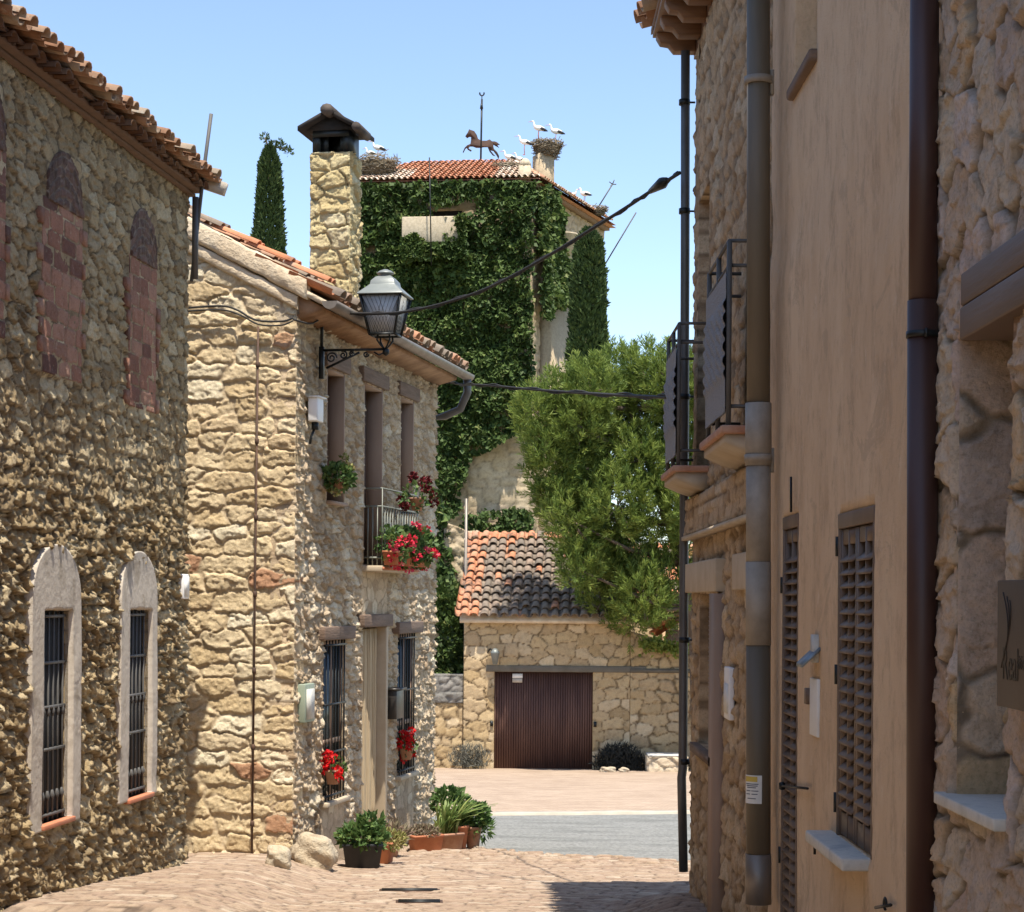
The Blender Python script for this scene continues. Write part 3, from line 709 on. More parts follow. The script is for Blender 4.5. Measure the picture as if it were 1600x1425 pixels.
# roof
OV = .30
nup = np.array([0, 0, 1.])
cs, sn = 1 / math.hypot(1, SL), SL / math.hypot(1, SL)
upS = -FS.n * cs + nup * sn
rs = MB()
q = [FS.w(s, o, zE + .04 - o * SL + dz) for dz in (0, .06) for s, o in ((-.06, OV), (LEN + .15, OV), (LEN + .15, -HW), (-.06, -HW))]; rs.hexa(q)
q = [FS.w(s, o, zE + .04 + HW * SL + (o + HW) * SL + dz) for dz in (0, .06) for s, o in ((-.16, -HW), (LEN + .15, -HW), (LEN + .15, -2 * HW - .2), (-.16, -2 * HW - .2))]; rs.hexa(q)
rs.build('roof', M['plaster_cream'], CH)
so = MB(); q = [FS.w(s, o, zz) for zz_ in (0, 1) for s, o, zz in ((.0, OV - .05, (zE - .02 - (OV - .05) * SL, zE + .02 - (OV - .05) * SL)[zz_]), (LEN, OV - .05, (zE - .02 - (OV - .05) * SL, zE + .02 - (OV - .05) * SL)[zz_]), (LEN, 0.0, (zE - .22, zE + .02)[zz_]), (.0, 0.0, (zE - .22, zE + .02)[zz_]))]; so.hexa(q); so.build('soffit', M['soffit'], CH)
tr = MB(); nu = int((LEN + .06) / .21)
tile_field(tr, FS.w(.02, OV + .03, zE + .10 - OV * SL), FS.d, upS, nu, 8, .21, .38, .09, seg=6, seed=8, jit=1.4, colf=lambda cu, cv, rg, k: np.where(cu < .0, .1, .35 + .6 * rg.random(cu.size)))
tr.build('roof_tiles', M['tile'], CH)
# verge mouldings on the gable end, and a line of cover tiles over them
def slab(mb, s0, s1, o0, o1, dz0, dz1):
    q = [FF.w(s, o, zE + SL * s + dz) for dz in (dz0, dz1) for s, o in ((s0, o0), (s1, o0), (s1, o1), (s0, o1))]
    mb.hexa(q)
def lumpy(name, s0, s1, o0, o1, dz0, dz1, seed, mat):
    # a hand-trowelled moulding: subdivided bar with noise
    ns, nc = 90, 14
    S = np.linspace(s0, s1, ns); a = np.linspace(0, 2 * math.pi, nc, endpoint=False)
    co, cz = (o0 + o1) / 2, (dz0 + dz1) / 2; ho, hz = (o1 - o0) / 2, (dz1 - dz0) / 2
    po = np.sign(np.cos(a)) * np.abs(np.cos(a)) ** .45; pz = np.sign(np.sin(a)) * np.abs(np.sin(a)) ** .45
    nz = 1 + (fbm(S[:, None] * 9 + a[None] * 0, np.tile(a, (ns, 1)) * 2, seed, 3) - .5) * .35
    V = FF.w(np.repeat(S, nc), (co + ho * po[None] * nz).ravel(), (zE + SL * S[:, None] + cz + hz * pz[None] * nz).ravel())
    i = np.arange(ns - 1)[:, None] * nc + np.arange(nc)[None]; j = np.arange(ns - 1)[:, None] * nc + (np.arange(nc)[None] + 1) % nc
    return link_mesh(name, V, [np.stack([i, j, j + nc, i + nc], -1).reshape(-1, 4), np.arange(nc)[None], (np.arange(nc)[::-1] + (ns - 1) * nc)[None]], mat, CH, True)
lumpy('verge', -.12, HW, -.05, .075, .01, .225, 5, M['plaster_cream'])
lumpy('verge_moulding', -.02, HW, -.05, .045, -.125, .00, 9, M['plaster_cream'])
vt = MB()
upF = FF.d * cs + nup * sn
tile_field(vt, FF.w(-.26, .09, zE - .26 * SL + .20), -FF.n, upF, 2, 9, .15, .40, .058, channel=False, seg=6, seed=12, jit=1.2, colf=lambda cu, cv, rg, k: np.where(cv < 1.05, .1 + .2 * rg.random(cu.size), .6 + .4 * rg.random(cu.size)))
vt.build('verge_tiles', M['tile'], CH)
# gutter: open half pipe
gt = MB(); a = np.linspace(math.pi, 2 * math.pi, 10); gr = .075; og = OV + .06; zg = zE + .08 - OV * SL
Sg = np.array([-.12, LEN + .2])
V = []
for s in Sg:
    for rr in (gr, gr - .006):
        V += [FS.w(s, og + rr * math.cos(x), zg + rr * math.sin(x)) for x in a]
n = 10; fs = []
for k in range(n - 1):
    fs += [[k, k + 1, 2 * n + k + 1, 2 * n + k], [n + k + 1, n + k, 3 * n + k, 3 * n + k + 1], [k + 1, k, n + k, n + k + 1], [2 * n + k, 2 * n + k + 1, 3 * n + k + 1, 3 * n + k]]
fs += [[0, 2 * n, 3 * n, n], [n - 1, 2 * n - 1, 4 * n - 1, 3 * n - 1]]
gt.add(V, [np.array(fs)])
gt.add([FS.w(-.122, og + gr * math.cos(x), zg + gr * math.sin(x)) for x in a], [np.arange(n)[None]])
gt.build('gutter', M['zinc'], CH)
dp = MB(); dp.tube([FS.w(LEN + .1, og, zg - .05), FS.w(LEN + .12, og, zg - .22), FS.w(LEN + .16, og - .1, zg - .42), FS.w(LEN + .2, og - .3, zg - .5), FS.w(LEN + .2, og - .5, zg - .55), FS.w(LEN + .2, og - .5, -1.3)], .05, 10); dp.build('drainpipe', M['pipe_grey'], CH, smooth=True)
# chimney
cp = at(515.5, 400, 21.06)
CHY = 21.06; kx = CHY / F
FCm = Fr((cp[0], CHY), (1, .0), (0, -1)); FCm = Fr((cp[0], CHY), (.981, -.193), (-.193, -.981))
zc0 = 3.9; zc1 = at(515, 238, CHY)[2]
hw = 37.5 * kx * 1.0
chm = MB(); chm.box(-hw + .05, hw - .05, -.42, .0, zc0 - .4, zc1 - .01, FCm); cho = chm.build('chimney', M['stone_chimney'], CH)
stone_wall('masonry', FCm, -hw + .04, hw - .04, zc0 - .4, zc1, .012, (.24, .17), .04, M['stone_chimney'], cho, seed=41, jit=.45, rough=.8, depth=.05, joint=.16)
FCr = Fr(FCm.w(hw - .05, 0, 0)[:2], -FCm.n[:2], FCm.d[:2])
stone_wall('masonry', FCr, 0, .42, zc0 - .4, zc1, .012, (.24, .17), .04, M['stone_chimney'], cho, seed=47, jit=.45, rough=.8, depth=.05, joint=.16)
zt = at(515, 202, CHY)[2]
hd = MB(); hd.box(-hw + .05, -hw + .13, -.38, -.02, zc1, zt, FCm); hd.box(hw - .13, hw - .05, -.38, -.02, zc1, zt, FCm); hd.box(-hw + .13, hw - .13, -.36, -.30, zc1, zt, FCm); hd.box(-hw + .06, hw - .06, -.02, .0, zt - .08, zt, FCm); hd.box(-hw + .13, -.05, -.1, -.08, zc1, zt, FCm); hd.box(.08, hw - .13, -.1, -.08, zc1, zt, FCm)
hd.build('smoke_hood', M['iron'], cho)
ca = MB(); e = 49 * kx; zp = at(515, 172, CHY)[2]
for sg in (-1, 1):
    q = []
    for dz in (0, .05):
        q += [FCm.w(sg * e, .12, zt - .03 + dz), FCm.w(0, .12, zp - .06 + dz), FCm.w(0, -.55, zp - .06 + dz), FCm.w(sg * e, -.55, zt - .03 + dz)]
    ca.hexa(q)
ca.prism([(-e * .8, zt - .01), (e * .8, zt - .01), (0, zp - .06)], FCm, -.5, .02)
ca.build('chimney_cap', simple('sooty_tile', (.010, .008, .007), .9, 0, c2=(.022, .017, .014)), cho)
rt = MB(); rt.tube([FCm.w(0, .17, zp - .03), FCm.w(0, -.6, zp - .03)], .062, 10, flat=1.2); rt.tube([FCm.w(e - .02, .14, zt - .01), FCm.w(e - .04, -.4, zt)], .05, 8)
rt.build('ridge_tile', simple('sooty_ridge', (.03, .024, .02), .9, 0, c2=(.09, .07, .055)), cho, smooth=True)
# vertical cable conduit and wall cables on the gable
cd = MB(); s_a, z_a = FF.hit(408, 512); s_b, z_b = FF.hit(398, 1345)
cd.tube([FF.w(s_a, .085, z_a), FF.w(s_b, .085, z_b)], .010, 6)
for i in range(7): 
    t = (i + .5) / 7; cd.lathe(FF.w(s_a + (s_b - s_a) * t, .085, z_a + (z_b - z_a) * t), [(.01, -.03), (.02, -.02), (.02, .02), (.01, .03)], 6)
cd.build('conduit', M['rust'], CH)

# ---- boulders at the corner
def rock(name, c, r, label, seed, mat, scale=(1, 1, 1)):
    import bmesh
    bm = bmesh.new(); bmesh.ops.create_icosphere(bm, subdivisions=4, radius=1)
    rg = np.random.default_rng(seed); ph = rg.random(6) * 6
    for v in bm.verts:
        p = v.co; d = 1 + .18 * math.sin(p.x * 3 + ph[0]) * math.cos(p.y * 3 + ph[1]) + .12 * math.sin(p.z * 5 + p.x * 4 + ph[2]) + .05 * math.sin(p.y * 11 + p.z * 9 + ph[3])
        q = p * d; m_ = max(abs(q.x), abs(q.y), abs(q.z)); q = q * (1 - .25) + q * (.25 / m_)
        v.co = Vector((q.x * r * scale[0], q.y * r * scale[1], q.z * r * scale[2]))
    me = bpy.data.meshes.new(name); bm.to_mesh(me); bm.free(); me.materials.append(mat)
    me.polygons.foreach_set('use_smooth', [True] * len(me.polygons))
    o = bpy.data.objects.new(name, me); COL.objects.link(o); o.location = c
    return tag(o, label, 'rock', 'corner stones at the foot of the centre house')
M['rock'] = simple('rock', (.27, .21, .14), .95, 0, c2=(.44, .36, .25), scale=5, bst=1., bscale=14, bdist=.04, c3=(.32, .28, .21))
def on_ground(px, py, dz=0.):
    r = ray(px, py); lo = 9.
    while gz(r[0] * lo, lo) < EYE + r[2] * lo and lo < 60: lo += .01
    return Vector((r[0] * lo, lo, float(gz(r[0] * lo, lo)) + dz))
p = on_ground(434, 1357); rock('boulder', p + Vector((0, .1, .07)), .12, 'small rounded pale boulder at the corner foot of the yellow stone house', 1, M['rock'], (.95, .9, 1.0))
p = on_ground(487, 1357); rock('boulder', p + Vector((0, .22, .10)), .21, 'large grey foundation boulder between the house corner and the black planter', 3, M['rock'], (1.0, .85, .92))

# ---- things on the centre house
s, z = FS.hit(481, 641)
wb = thing('fuse_box', 'white fuse box on the house corner below the lantern', 'fuse box', FS.w(s, 0, z))
MB().box(s - .10, s + .10, .03, .13, z - .115, z + .115, FS).build('case', M['white'], wb, bevel=.012)
MB().box(s - .12, s + .12, .03, .15, z + .115, z + .128, FS).build('lid', M['white'], wb)
s2 = s - .02
MB().tube([FS.w(s2, .08, z - .12), FS.w(s2, .08, z - .19)], .035, 8).tube([FS.w(s2, .07, z - .19), FS.w(s2 - .03, .05, z - .26), FS.w(s2 - .03, .04, z - .33)], .014, 6).build('cable_gland', M['iron'], wb)
bx = r_(465, 480, 1068, 1128)
wb = thing('meter_cabinet', 'pale green meter cabinet set low in the street wall near the corner', 'meter cabinet', FS.w(bx[0], 0, bx[2]))
MB().box(bx[0], bx[1], -.02, .075, bx[2], bx[3], FS).build('frame', M['green_box'], wb, bevel=.008)
MB().box(bx[0] + .04, bx[1] - .03, .075, .085, bx[2] + .03, bx[3] - .05, FS).build('door', M['sill_stone'], wb)
sm, zm = FS.hit(600, 1100)
wb = thing('mailbox', 'dark metal mailbox on the wall between the curtained door and the right window', 'mailbox', FS.w(sm, 0, zm))
mo = FS.n; 
MB().box(sm + .02, sm + .34, .02, .14, zm - .17, zm + .15, FS).build('case', M['mail'], wb, bevel=.006)
MB().box(sm + .0, sm + .36, .02, .17, zm + .15, zm + .175, FS).build('lid', M['mail'], wb)

# balcony railing with flower boxes
zb = W2[2]
BK = thing('balcony_railing', 'thin green iron balcony railing across the middle upper door of the house', 'balcony', FS.w(W2[0], 0, zb))
b0, b1 = W2[0] - .02, W3[1] + .0; bo = .21
b0_, b1_ = W2[0], FS.hit(652, 780, .21)[0]
MB().box(b0_ - .05, b1_, -.02, bo + .02, zb - .07, zb - .005, FS).build('slab', M['concrete'], BK, bevel=.01)
MB().box(b0_ - .05, b1_, bo + .02, bo + .035, zb - .05, zb - .02, FS).build('slab_edge', M['terracotta'], BK)
M['rail_green'] = simple('rail_green', (.16, .17, .14), .5, .3, c2=(.20, .21, .18))
zr = FS.hit(575, 758, bo)[1]; zr2 = FS.hit(575, 787, bo)[1]
g = MB()
for zz in (zr, zr2, zb + .08):
    g = MB(); g.tube([FS.w(b0_, 0, zz), FS.w(b0_, bo, zz), FS.w(b1_, bo, zz), FS.w(b1_, 0, zz)], .011, 6)
    g.build('rail', M['rail_green'], BK)
for i in range(15):
    s = b0_ + (b1_ - b0_) * i / 14; MB().tube([FS.w(s, bo, zb), FS.w(s, bo, zr2 if i % 7 else zr)], .0065, 5).build('baluster', M['rail_green'], BK)
for i in range(1, 4):
    for e_ in (b0_, b1_): MB().tube([FS.w(e_, bo * i / 4, zb), FS.w(e_, bo * i / 4, zr2)], .0065, 5).build('baluster', M['rail_green'], BK)

# ------------------------------------------------------------------ plants
def blob(n, c, rad, shell=.5, rg=RNG):
    d = rg.normal(size=(n, 3)); d /= np.linalg.norm(d, axis=1)[:, None]
    r = shell + (1 - shell) * rg.random(n) ** .5
    return np.asarray(c) + d * r[:, None] * np.asarray(rad), d
def leafy(mb, n, c, rad, L, W, upb=.4, shell=.4):
    P, d = blob(n, c, rad, shell); D = d + RNG.normal(0, .6, (n, 3)) + np.array([0, 0, upb])
    return mb.leaves(P, D, L * (.7 + .6 * RNG.random(n)), W * (.7 + .6 * RNG.random(n)), np.stack([RNG.random(n)] * 3, 1))
def flower(mb, c, r, n=26):
    leafy(mb, n, c, (r * .7,) * 3, r * .75, r * .7, .1, .3)
def trough(mb, c, l, w, hh, ang, th=.015, taper=.85):
    d = np.array([math.cos(ang), math.sin(ang)]); f = Fr((c[0], c[1]), d, (-d[1], d[0]))
    def ringv(k, z, ins): return [f.w(sx_ * (l / 2 * k - ins), sy_ * (w / 2 * k - ins), c[2] + z) for sx_, sy_ in ((-1, -1), (1, -1), (1, 1), (-1, 1))]
    V = ringv(taper, 0, 0) + ringv(1, hh, 0) + ringv(1.04, hh, 0) + ringv(1.04, hh + .025, 0) + ringv(1, hh + .025, th) + ringv(.97, hh - .03, th)
    fs = [[0, 3, 2, 1]]
    for k in range(5):
        for i in range(4): fs.append([k * 4 + i, k * 4 + (i + 1) % 4, k * 4 + 4 + (i + 1) % 4, k * 4 + 4 + i])
    fs.append([20, 21, 22, 23])
    mb.add(V, [np.array(fs)]); return f
def potted(px, py, l, w, hh, ang, mat, label, plants, round_=False, cat='planter'):
    p = np.array(on_ground(px, py)); p[2] += .015
    t = thing('potted_plant', label, cat, p, 'potted plants beside the house door')
    mb = MB()
    if round_: mb.lathe(p, [(l * .36, 0), (l * .5, hh), (l * .54, hh), (l * .54, hh + .03), (l * .47, hh + .03), (l * .45, hh - .02)], 20)
    else: trough(mb, p, l, w, hh, ang)
    mb.build('pot', mat, t, smooth=round_)
    top = p + np.array([0, 0, hh])
    for kind, off, rad, n, mt in plants:
        c = top + np.array(off); q = MB()
        if kind == 'leaf': leafy(q, n, c, rad, .075, .05)
        elif kind == 'fine': leafy(q, n, c, rad, .05, .02)
        elif kind == 'fern': leafy(q, n, c, rad, .11, .03)
        elif kind == 'blade':
            for k in range(n):
                a = RNG.random() * 6.28; ln = rad[2] * (.6 + .6 * RNG.random()); lean = .15 + .8 * RNG.random(); w0 = .012 + .01 * RNG.random()
                d = np.array([math.cos(a) * lean + .45, math.sin(a) * lean * .7, 0]); sd_ = np.array([-d[1], d[0], 0]); sd_ /= np.linalg.norm(sd_) + 1e-6
                b_ = c + np.array([RNG.normal(0, rad[0] * .4), RNG.normal(0, rad[1] * .4), -.04])
                T = np.linspace(0, 1, 6); pts = b_ + d * (T[:, None] ** 1.7) * ln * .75 + np.array([0, 0, 1]) * ((T - .42 * T ** 2.6 * lean)[:, None]) * ln
                ww = w0 * np.sqrt(np.clip(1 - T ** 2, 0, 1)) + .001
                V = np.concatenate([pts - sd_ * ww[:, None], pts + sd_ * ww[:, None] + np.array([0, 0, .004])]); i = np.arange(5)
                q.add(V, [np.stack([i, i + 1, i + 7, i + 6], 1)], (RNG.random(),) * 3)
        elif kind == 'flower':
            for k in range(n):
                P_, _ = blob(1, c, rad, .5); flower(q, P_[0], .035, 14)
        q.build({'blade': 'blades', 'flower': 'flowers'}.get(kind, 'foliage'), M[mt], t)
    return t
potted(566, 1357, .38, .24, .21, .1, M['black_plastic'], 'black plastic planter with bushy green geranium leaves, nearest of the pots by the door',
       [('leaf', (0, 0, .08), (.24, .17, .12), 520, 'leaf'), ('leaf', (.08, .05, .2), (.13, .12, .10), 160, 'leaf')])
potted(598, 1350, .20, .18, .17, 1.3, M['terracotta'], 'terracotta pot with yellowing leaves just right of the black planter',
       [('fine', (.06, 0, .06), (.17, .14, .10), 500, 'leaf_dry')])
potted(612, 1340, .18, .18, .15, .4, M['terracotta_old'], 'small weathered pot with sprawling straw-like stems behind the yellowing plant',
       [('fern', (.02, 0, .07), (.13, .13, .10), 260, 'leaf_grey')], round_=True)
potted(665, 1333, .36, .18, .17, .55, M['terracotta'], 'orange terracotta trough with greyish succulents in front of the blade leaves',
       [('fine', (-.02, 0, .05), (.17, .10, .07), 600, 'leaf_grey')])
potted(697, 1330, .34, .22, .17, .6, M['terracotta_old'], 'weathered terracotta trough with long arching green blade leaves',
       [('blade', (.0, .05, .02), (.14, .1, .48), 95, 'leaf_blade')])
potted(717, 1328, .22, .22, .24, 0, M['terracotta'], 'tall terracotta pot with dense green foliage beside the blade leaves',
       [('blade', (.0, .0, .0), (.06, .06, .34), 30, 'leaf_blade'), ('leaf', (-.12, .25, .27), (.20, .18, .16), 420, 'leaf')], round_=True)
potted(739, 1327, .19, .19, .22, 0, M['terracotta_old'], 'pinkish worn pot at the right end with a small round-leaved bush',
       [('leaf', (.02, .02, .14), (.16, .15, .16), 460, 'leaf'), ('fern', (.06, 0, .0), (.15, .14, .12), 120, 'leaf')], round_=True)

def hanging(px, py, off, label, fmat, foliage=True, spread=.12, n=6, fr=FS, pot=True, leafm='leaf', nleaf=120):
    s, z = fr.hit(px, py, off); c = fr.w(s, off, z)
    t = thing('flower_pot', label, 'flower pot', c, 'flowers hung on the house front')
    if pot: MB().lathe(c + np.array([0, 0, -.16]), [(.055, 0), (.08, .12), (.085, .12), (.085, .14), (.07, .14), (.068, .11)], 14).build('pot', M['terracotta_old'], t, smooth=True)
    q = MB(); leafy(q, nleaf, c, (spread, spread, spread * .8), .06, .045); q.build('foliage', M[leafm], t)
    for k in range(n):
        q = MB(); P_, _ = blob(1, c + np.array([0, 0, .0]), (spread * 1.0, spread, spread * 1.3), .6); flower(q, P_[0], .05, 30)
        q.build('flower', M[fmat], t)
    return t
hanging(520, 1200, .1, 'bright red geranium hanging in front of the lower left barred window', 'red_petal', spread=.13, n=13, nleaf=50)
hanging(635, 1165, .1, 'bright red geranium hanging in front of the lower right barred window', 'red_petal', spread=.14, n=12, nleaf=60)
hanging(527, 745, .14, 'potted plant with dull orange-brown leaves at the upper left window', 'leaf_dry', spread=.16, n=5, nleaf=420)
hanging(652, 775, .46, 'dark purple-red geranium basket on the upper rail of the balcony', 'dark_petal', spread=.20, n=13, nleaf=130)
def rail_box(s0, s1, label, mats, n):
    c = FS.w((s0 + s1) / 2, bo + .0, zb + .06)
    t = thing('flower_box', label, 'flower box', c, 'flower boxes on the balcony')
    mb = MB(); trough(mb, FS.w((s0 + s1) / 2, bo + .10, zb + .0), s1 - s0, .16, .13, math.atan2(FS.d[1], FS.d[0])); mb.build('box', M['terracotta'], t)
    q = MB(); ls = s1 - s0; cen = FS.w((s0 + s1) / 2, bo + .09, zb + .22)
    P_, d = blob(n, cen, (.17, ls * .55, .2), .2); q.leaves(P_, d + RNG.normal(0, .6, (n, 3)), .08, .06, np.stack([RNG.random(n)] * 3, 1)); q.build('foliage', M['leaf'], t)
    for k in range(int(ls * 22)):
        q = MB(); P_, _ = blob(1, cen, (.21, ls * .58, .27), .75); mt = RNG.random()
        n_ = 26; PP, dd = blob(n_, P_[0], (.035,) * 3, .3); cc = np.full((n_, 3), mt); q.leaves(PP, dd + RNG.normal(0, .5, (n_, 3)), .045, .04, cc); q.build('flower', M['pink_petal'], t)
rail_box(b0_ - .05, b0_ + .22 * (b1_ - b0_), 'short terracotta box of pink geraniums at the near left end of the balcony', 0, 160)
BL = b1_ - b0_
rail_box(b0_ + .32 * BL, b0_ + .62 * BL, 'flower box with bushy green leaves in the middle of the balcony', 0, 900)
rail_box(b0_ + .67 * BL, b0_ + BL, 'flower box with pink and white geraniums at the far end of the balcony', 0, 620)

# ------------------------------------------------------------------ wall lantern
s0_, z0_ = FS.hit(495, 550)
armd = FS.n
LT = thing('wall_lantern', 'grey-topped four-sided lantern on a scrolled iron bracket at the house corner', 'street lamp', FS.w(s0_, 0, z0_))
zb0 = FS.hit(495, 592)[1]; zb1 = FS.hit(495, 486)[1]
br = MB(); br.box(s0_ - .03, s0_ + .03, .03, .07, zb0, z0_ + .05, FS); br.tube([FS.w(s0_, .05, z0_ + .05), FS.w(s0_, .05, zb1)], .016, 8)
br.tube([FS.w(s0_, .0, zb1 + .0), FS.w(s0_, .07, zb1)], .03, 8)
L_ = .70
br.bar(FS.w(s0_, .06, z0_ + .015), FS.w(s0_, L_, z0_ + .015), .022, .022)
br.bar(FS.w(s0_, .1, z0_ - .16), FS.w(s0_, L_ * .62, z0_ - .012), .02, .02)
def scroll(cx, cz, r0, turns, sgn=1, ph=0):
    T = np.linspace(0, 1, 22); a = ph + sgn * T * turns * 2 * math.pi; rr = r0 * (1 - .8 * T)
    br.tube([FS.w(s0_, cx + r * math.cos(x), cz + r * math.sin(x)) for r, x in zip(rr, a)], .008, 6)
scroll(.15, z0_ - .06, .055, 1.6); scroll(.27, z0_ - .035, .042, 1.5, -1, 2); scroll(.36, z0_ - .025, .03, 1.4, 1, 1); scroll(.50, z0_ - .03, .03, 1.3, -1, 0)
br.tube([FS.w(s0_, .58, z0_ - .01), FS.w(s0_, .63, z0_ - .04), FS.w(s0_, L_, z0_ - .01)], .008, 6)
br.lathe(FS.w(s0_, L_, z0_ - .02), [(.005, -.03), (.03, -.012), (.034, .01), (.028, .035), (.012, .045)], 12)
br.build('bracket', M['iron'], LT)
kk = 1 / 160.
lc = FS.w(s0_, L_ - .01, 0); zq = lambda y: at(608, y, lc[1])[2]
ya, yb, yc, yd, ye = zq(546), zq(524), zq(464), zq(442), zq(430)
R1, R0 = .235 * 1.22, .145 * 1.22
rotl = math.radians(45 - 11)
ft = MB()
for k in range(4):
    a = rotl + k * math.pi / 2; u = np.array([math.cos(a), math.sin(a), 0])
    ft.tube([lc + u * .08 + [0, 0, yb], lc + u * .09 + [0, 0, yb - .05], lc + u * .05 + [0, 0, ya + .04], lc + u * .0 + [0, 0, ya]], .009, 6)
ft.build('foot', M['iron'], LT)
gl = MB(); gl.lathe((lc[0], lc[1], 0), [(R0 * .93, yb + .01), (R1 * .93, yc - .005)], 4, rot=rotl); go = gl.build('glass', M['lantern_glass'], LT)
fr_ = MB()
for k in range(4):
    a = rotl + k * math.pi / 2; a2 = a + math.pi / 2; u = np.array([math.cos(a), math.sin(a), 0]); u2 = np.array([math.cos(a2), math.sin(a2), 0])
    fr_.bar(lc + u * R0 + [0, 0, yb], lc + u * R1 + [0, 0, yc], .018, .018)
    fr_.bar(lc + u * R0 + [0, 0, yb], lc + u2 * R0 + [0, 0, yb], .018, .018); fr_.bar(lc + u * R1 + [0, 0, yc], lc + u2 * R1 + [0, 0, yc], .018, .018)
    for i in range(1, 9):      # diamond lead lattice
        for sg in (0, 1):
            t0 = i / 9.; 
            A0 = lc + u * R0 * .95 + (u2 - u) * R0 * .95 * (t0 if sg else 1 - t0) + [0, 0, yb]
            B0 = lc + u * R1 * .95 + (u2 - u) * R1 * .95 * (min(1, t0 + .45) if sg else max(0, 1 - t0 - .45)) + [0, 0, yc]
            fr_.tube([A0, B0], .0016, 4, caps=False)
fr_.build('frame', M['iron'], LT)
rfm = MB(); rfm.lathe((lc[0], lc[1], 0), [(R1 * 1.12, yc), (R1 * 1.12, yc + .012), (R1 * .92, yc + .05), (R1 * .62, yd - .03), (R1 * .58, yd + .01), (R1 * .40, yd + .05), (R1 * .15, yd + .075)], 4, rot=rotl)
rfm.lathe((lc[0], lc[1], 0), [(.055, yd + .06), (.055, yd + .075), (.09, yd + .09), (.06, yd + .115), (.02, yd + .13)], 16)
rfm.build('lantern_roof', M['lantern_roof'], LT, bevel=.006)

# ------------------------------------------------------------------ cables
def curve_pts(P, n=60):
    P = np.array(P, float); t = np.linspace(0, len(P) - 1, n); out = []
    for x in t:
        i = min(int(x), len(P) - 2); u = x - i
        p0 = P[max(i - 1, 0)]; p1 = P[i]; p2 = P[i + 1]; p3 = P[min(i + 2, len(P) - 1)]
        out.append(.5 * ((2 * p1) + (-p0 + p2) * u + (2 * p0 - 5 * p1 + 4 * p2 - p3) * u * u + (-p0 + 3 * p1 - 3 * p2 + p3) * u ** 3))
    return out
cb = MB(); px_ = [(1062, 270, 14.0), (1015, 300, 14.5), (960, 336, 15.0), (830, 415, 16.2), (740, 459, 17.0), (640, 486, 17.8), (560, 490, 18.4), (500, 485, 18.75)]
main = curve_pts([at(*q) for q in px_]); cb.tube(main, .014, 8)
off = [np.array(p) + np.array([0, 0, .018 * math.sin(i * 1.1)]) for i, p in enumerate(main)]; cb.tube(off, .009, 6)
cbt = thing('overhead_cable', 'thick twisted black cable sagging from the grey pipe across to the lantern bracket', 'cable', at(830, 415, 16.2))
cb.build('twisted_line', M['cable'], cbt, smooth=True)
MB().tube([at(1042, 281, 14.2), at(1035, 286, 14.27), at(1016, 299, 14.47)], [.02, .045, .02], 10).build('insulator', M['iron'], cbt, smooth=True)
cb = MB(); c2 = curve_pts([at(1045, 621, 13.8), at(960, 617, 16), at(850, 610, 19.5), at(760, 602, 22.3), at(716, 600, 23.9), at(684, 592, 24.0)])
cb.tube(c2, .013, 6); cb.tube([np.array(p) + [0, 0, .02 * math.sin(i * .8)] for i, p in enumerate(c2)], .009, 6)
tag(cb.build('overhead_cable', M['cable'], smooth=True), 'lower black cable running level from the house gutter corner to the right balcony', 'cable')
cb = MB()
def wallpath(pts, off=.085): return [FF.w(FF.hit(x, y, off)[0], off, FF.hit(x, y, off)[1]) for x, y in pts]
cb.tube(curve_pts(wallpath([(292, 481), (345, 478), (370, 484), (400, 500), (440, 502), (458, 497)]), 30), .010, 6)
cb.tube(curve_pts(wallpath([(292, 486), (345, 484), (375, 492), (405, 507), (440, 508), (458, 501)]), 30), .008, 6)
cb.tube(curve_pts([FF.w(FF.hit(458, 499, .085)[0], .085, FF.hit(458, 499, .085)[1]), FS.w(.05, .11, FS.hit(470, 500, .1)[1]), FS.w(.3, .11, FS.hit(485, 497, .1)[1]), FS.w(s0_, .09, zb1 - .04)], 16), .010, 6)
tag(cb.build('wall_cable', M['cable'], smooth=True), 'pair of black cables clipped along the sunlit gable wall below the roof', 'cable')

# ================================================================== GARAGE ACROSS THE ROAD
GYd = 45.0
FG = Fr((0, GYd), (1, 0), (0, -1))
X = lambda px, Y=GYd: at(px, 1000, Y)[0]
Z = lambda py, Y=GYd, px=850: at(px, py, Y)[2]
gx0, gx1 = X(725), X(985)
gz0, gz1 = Z(1215), Z(968)
GA = thing('garage', 'low stone garage with brown ribbed door and old curved tile roof', 'garage', (gx0 + 2, GYd, gz0 + .3))
dH = (X(773), X(927), Z(1205), Z(1050))
stone_wall('wall', FG, gx0, gx1, gz0, gz1, .03, (.42, .25), .035, M['stone_garage'], GA, holes=[dH], seed=61, jit=.40, joint=.09, rough=.4, facet=1.5, depth=.35, p=3.2)
MB().box(gx0 + .02, gx1 - .02, -4.4, -.34, gz0, gz1 - .02, FG).build('rear_wall', M['stone_garage'], GA)
dr = MB(); nrib = 40
for i in range(nrib):
    a0 = dH[0] + (dH[1] - dH[0]) * i / nrib; a1 = dH[0] + (dH[1] - dH[0]) * (i + 1) / nrib
    dr.box(a0, a1 - .012, -.14, -.10, dH[2], dH[3], FG)
dr.box(dH[0], dH[1], -.16, -.14, dH[2], dH[3], FG)
DR = dr.build('door', M['door_brown'], GA)
lt = MB(); lt.box(dH[0] - .2, X(1010), -.1, .06, dH[3] + .0, dH[3] + .15, FG); lt.build('lintel', M['lintel_steel'], GA, bevel=.01)
for a_, b_ in ((dH[0] - .09, dH[0] - .02), (dH[1] + .02, dH[1] + .09)): MB().box(a_, b_, -.02, .06, Z(1135), Z(1127), FG).build('hinge', M['iron'], GA)
ry0, rz0 = GYd - .25, gz1 - .02; ry1 = 48.4; rz1 = at(800, 842, ry1)[2]
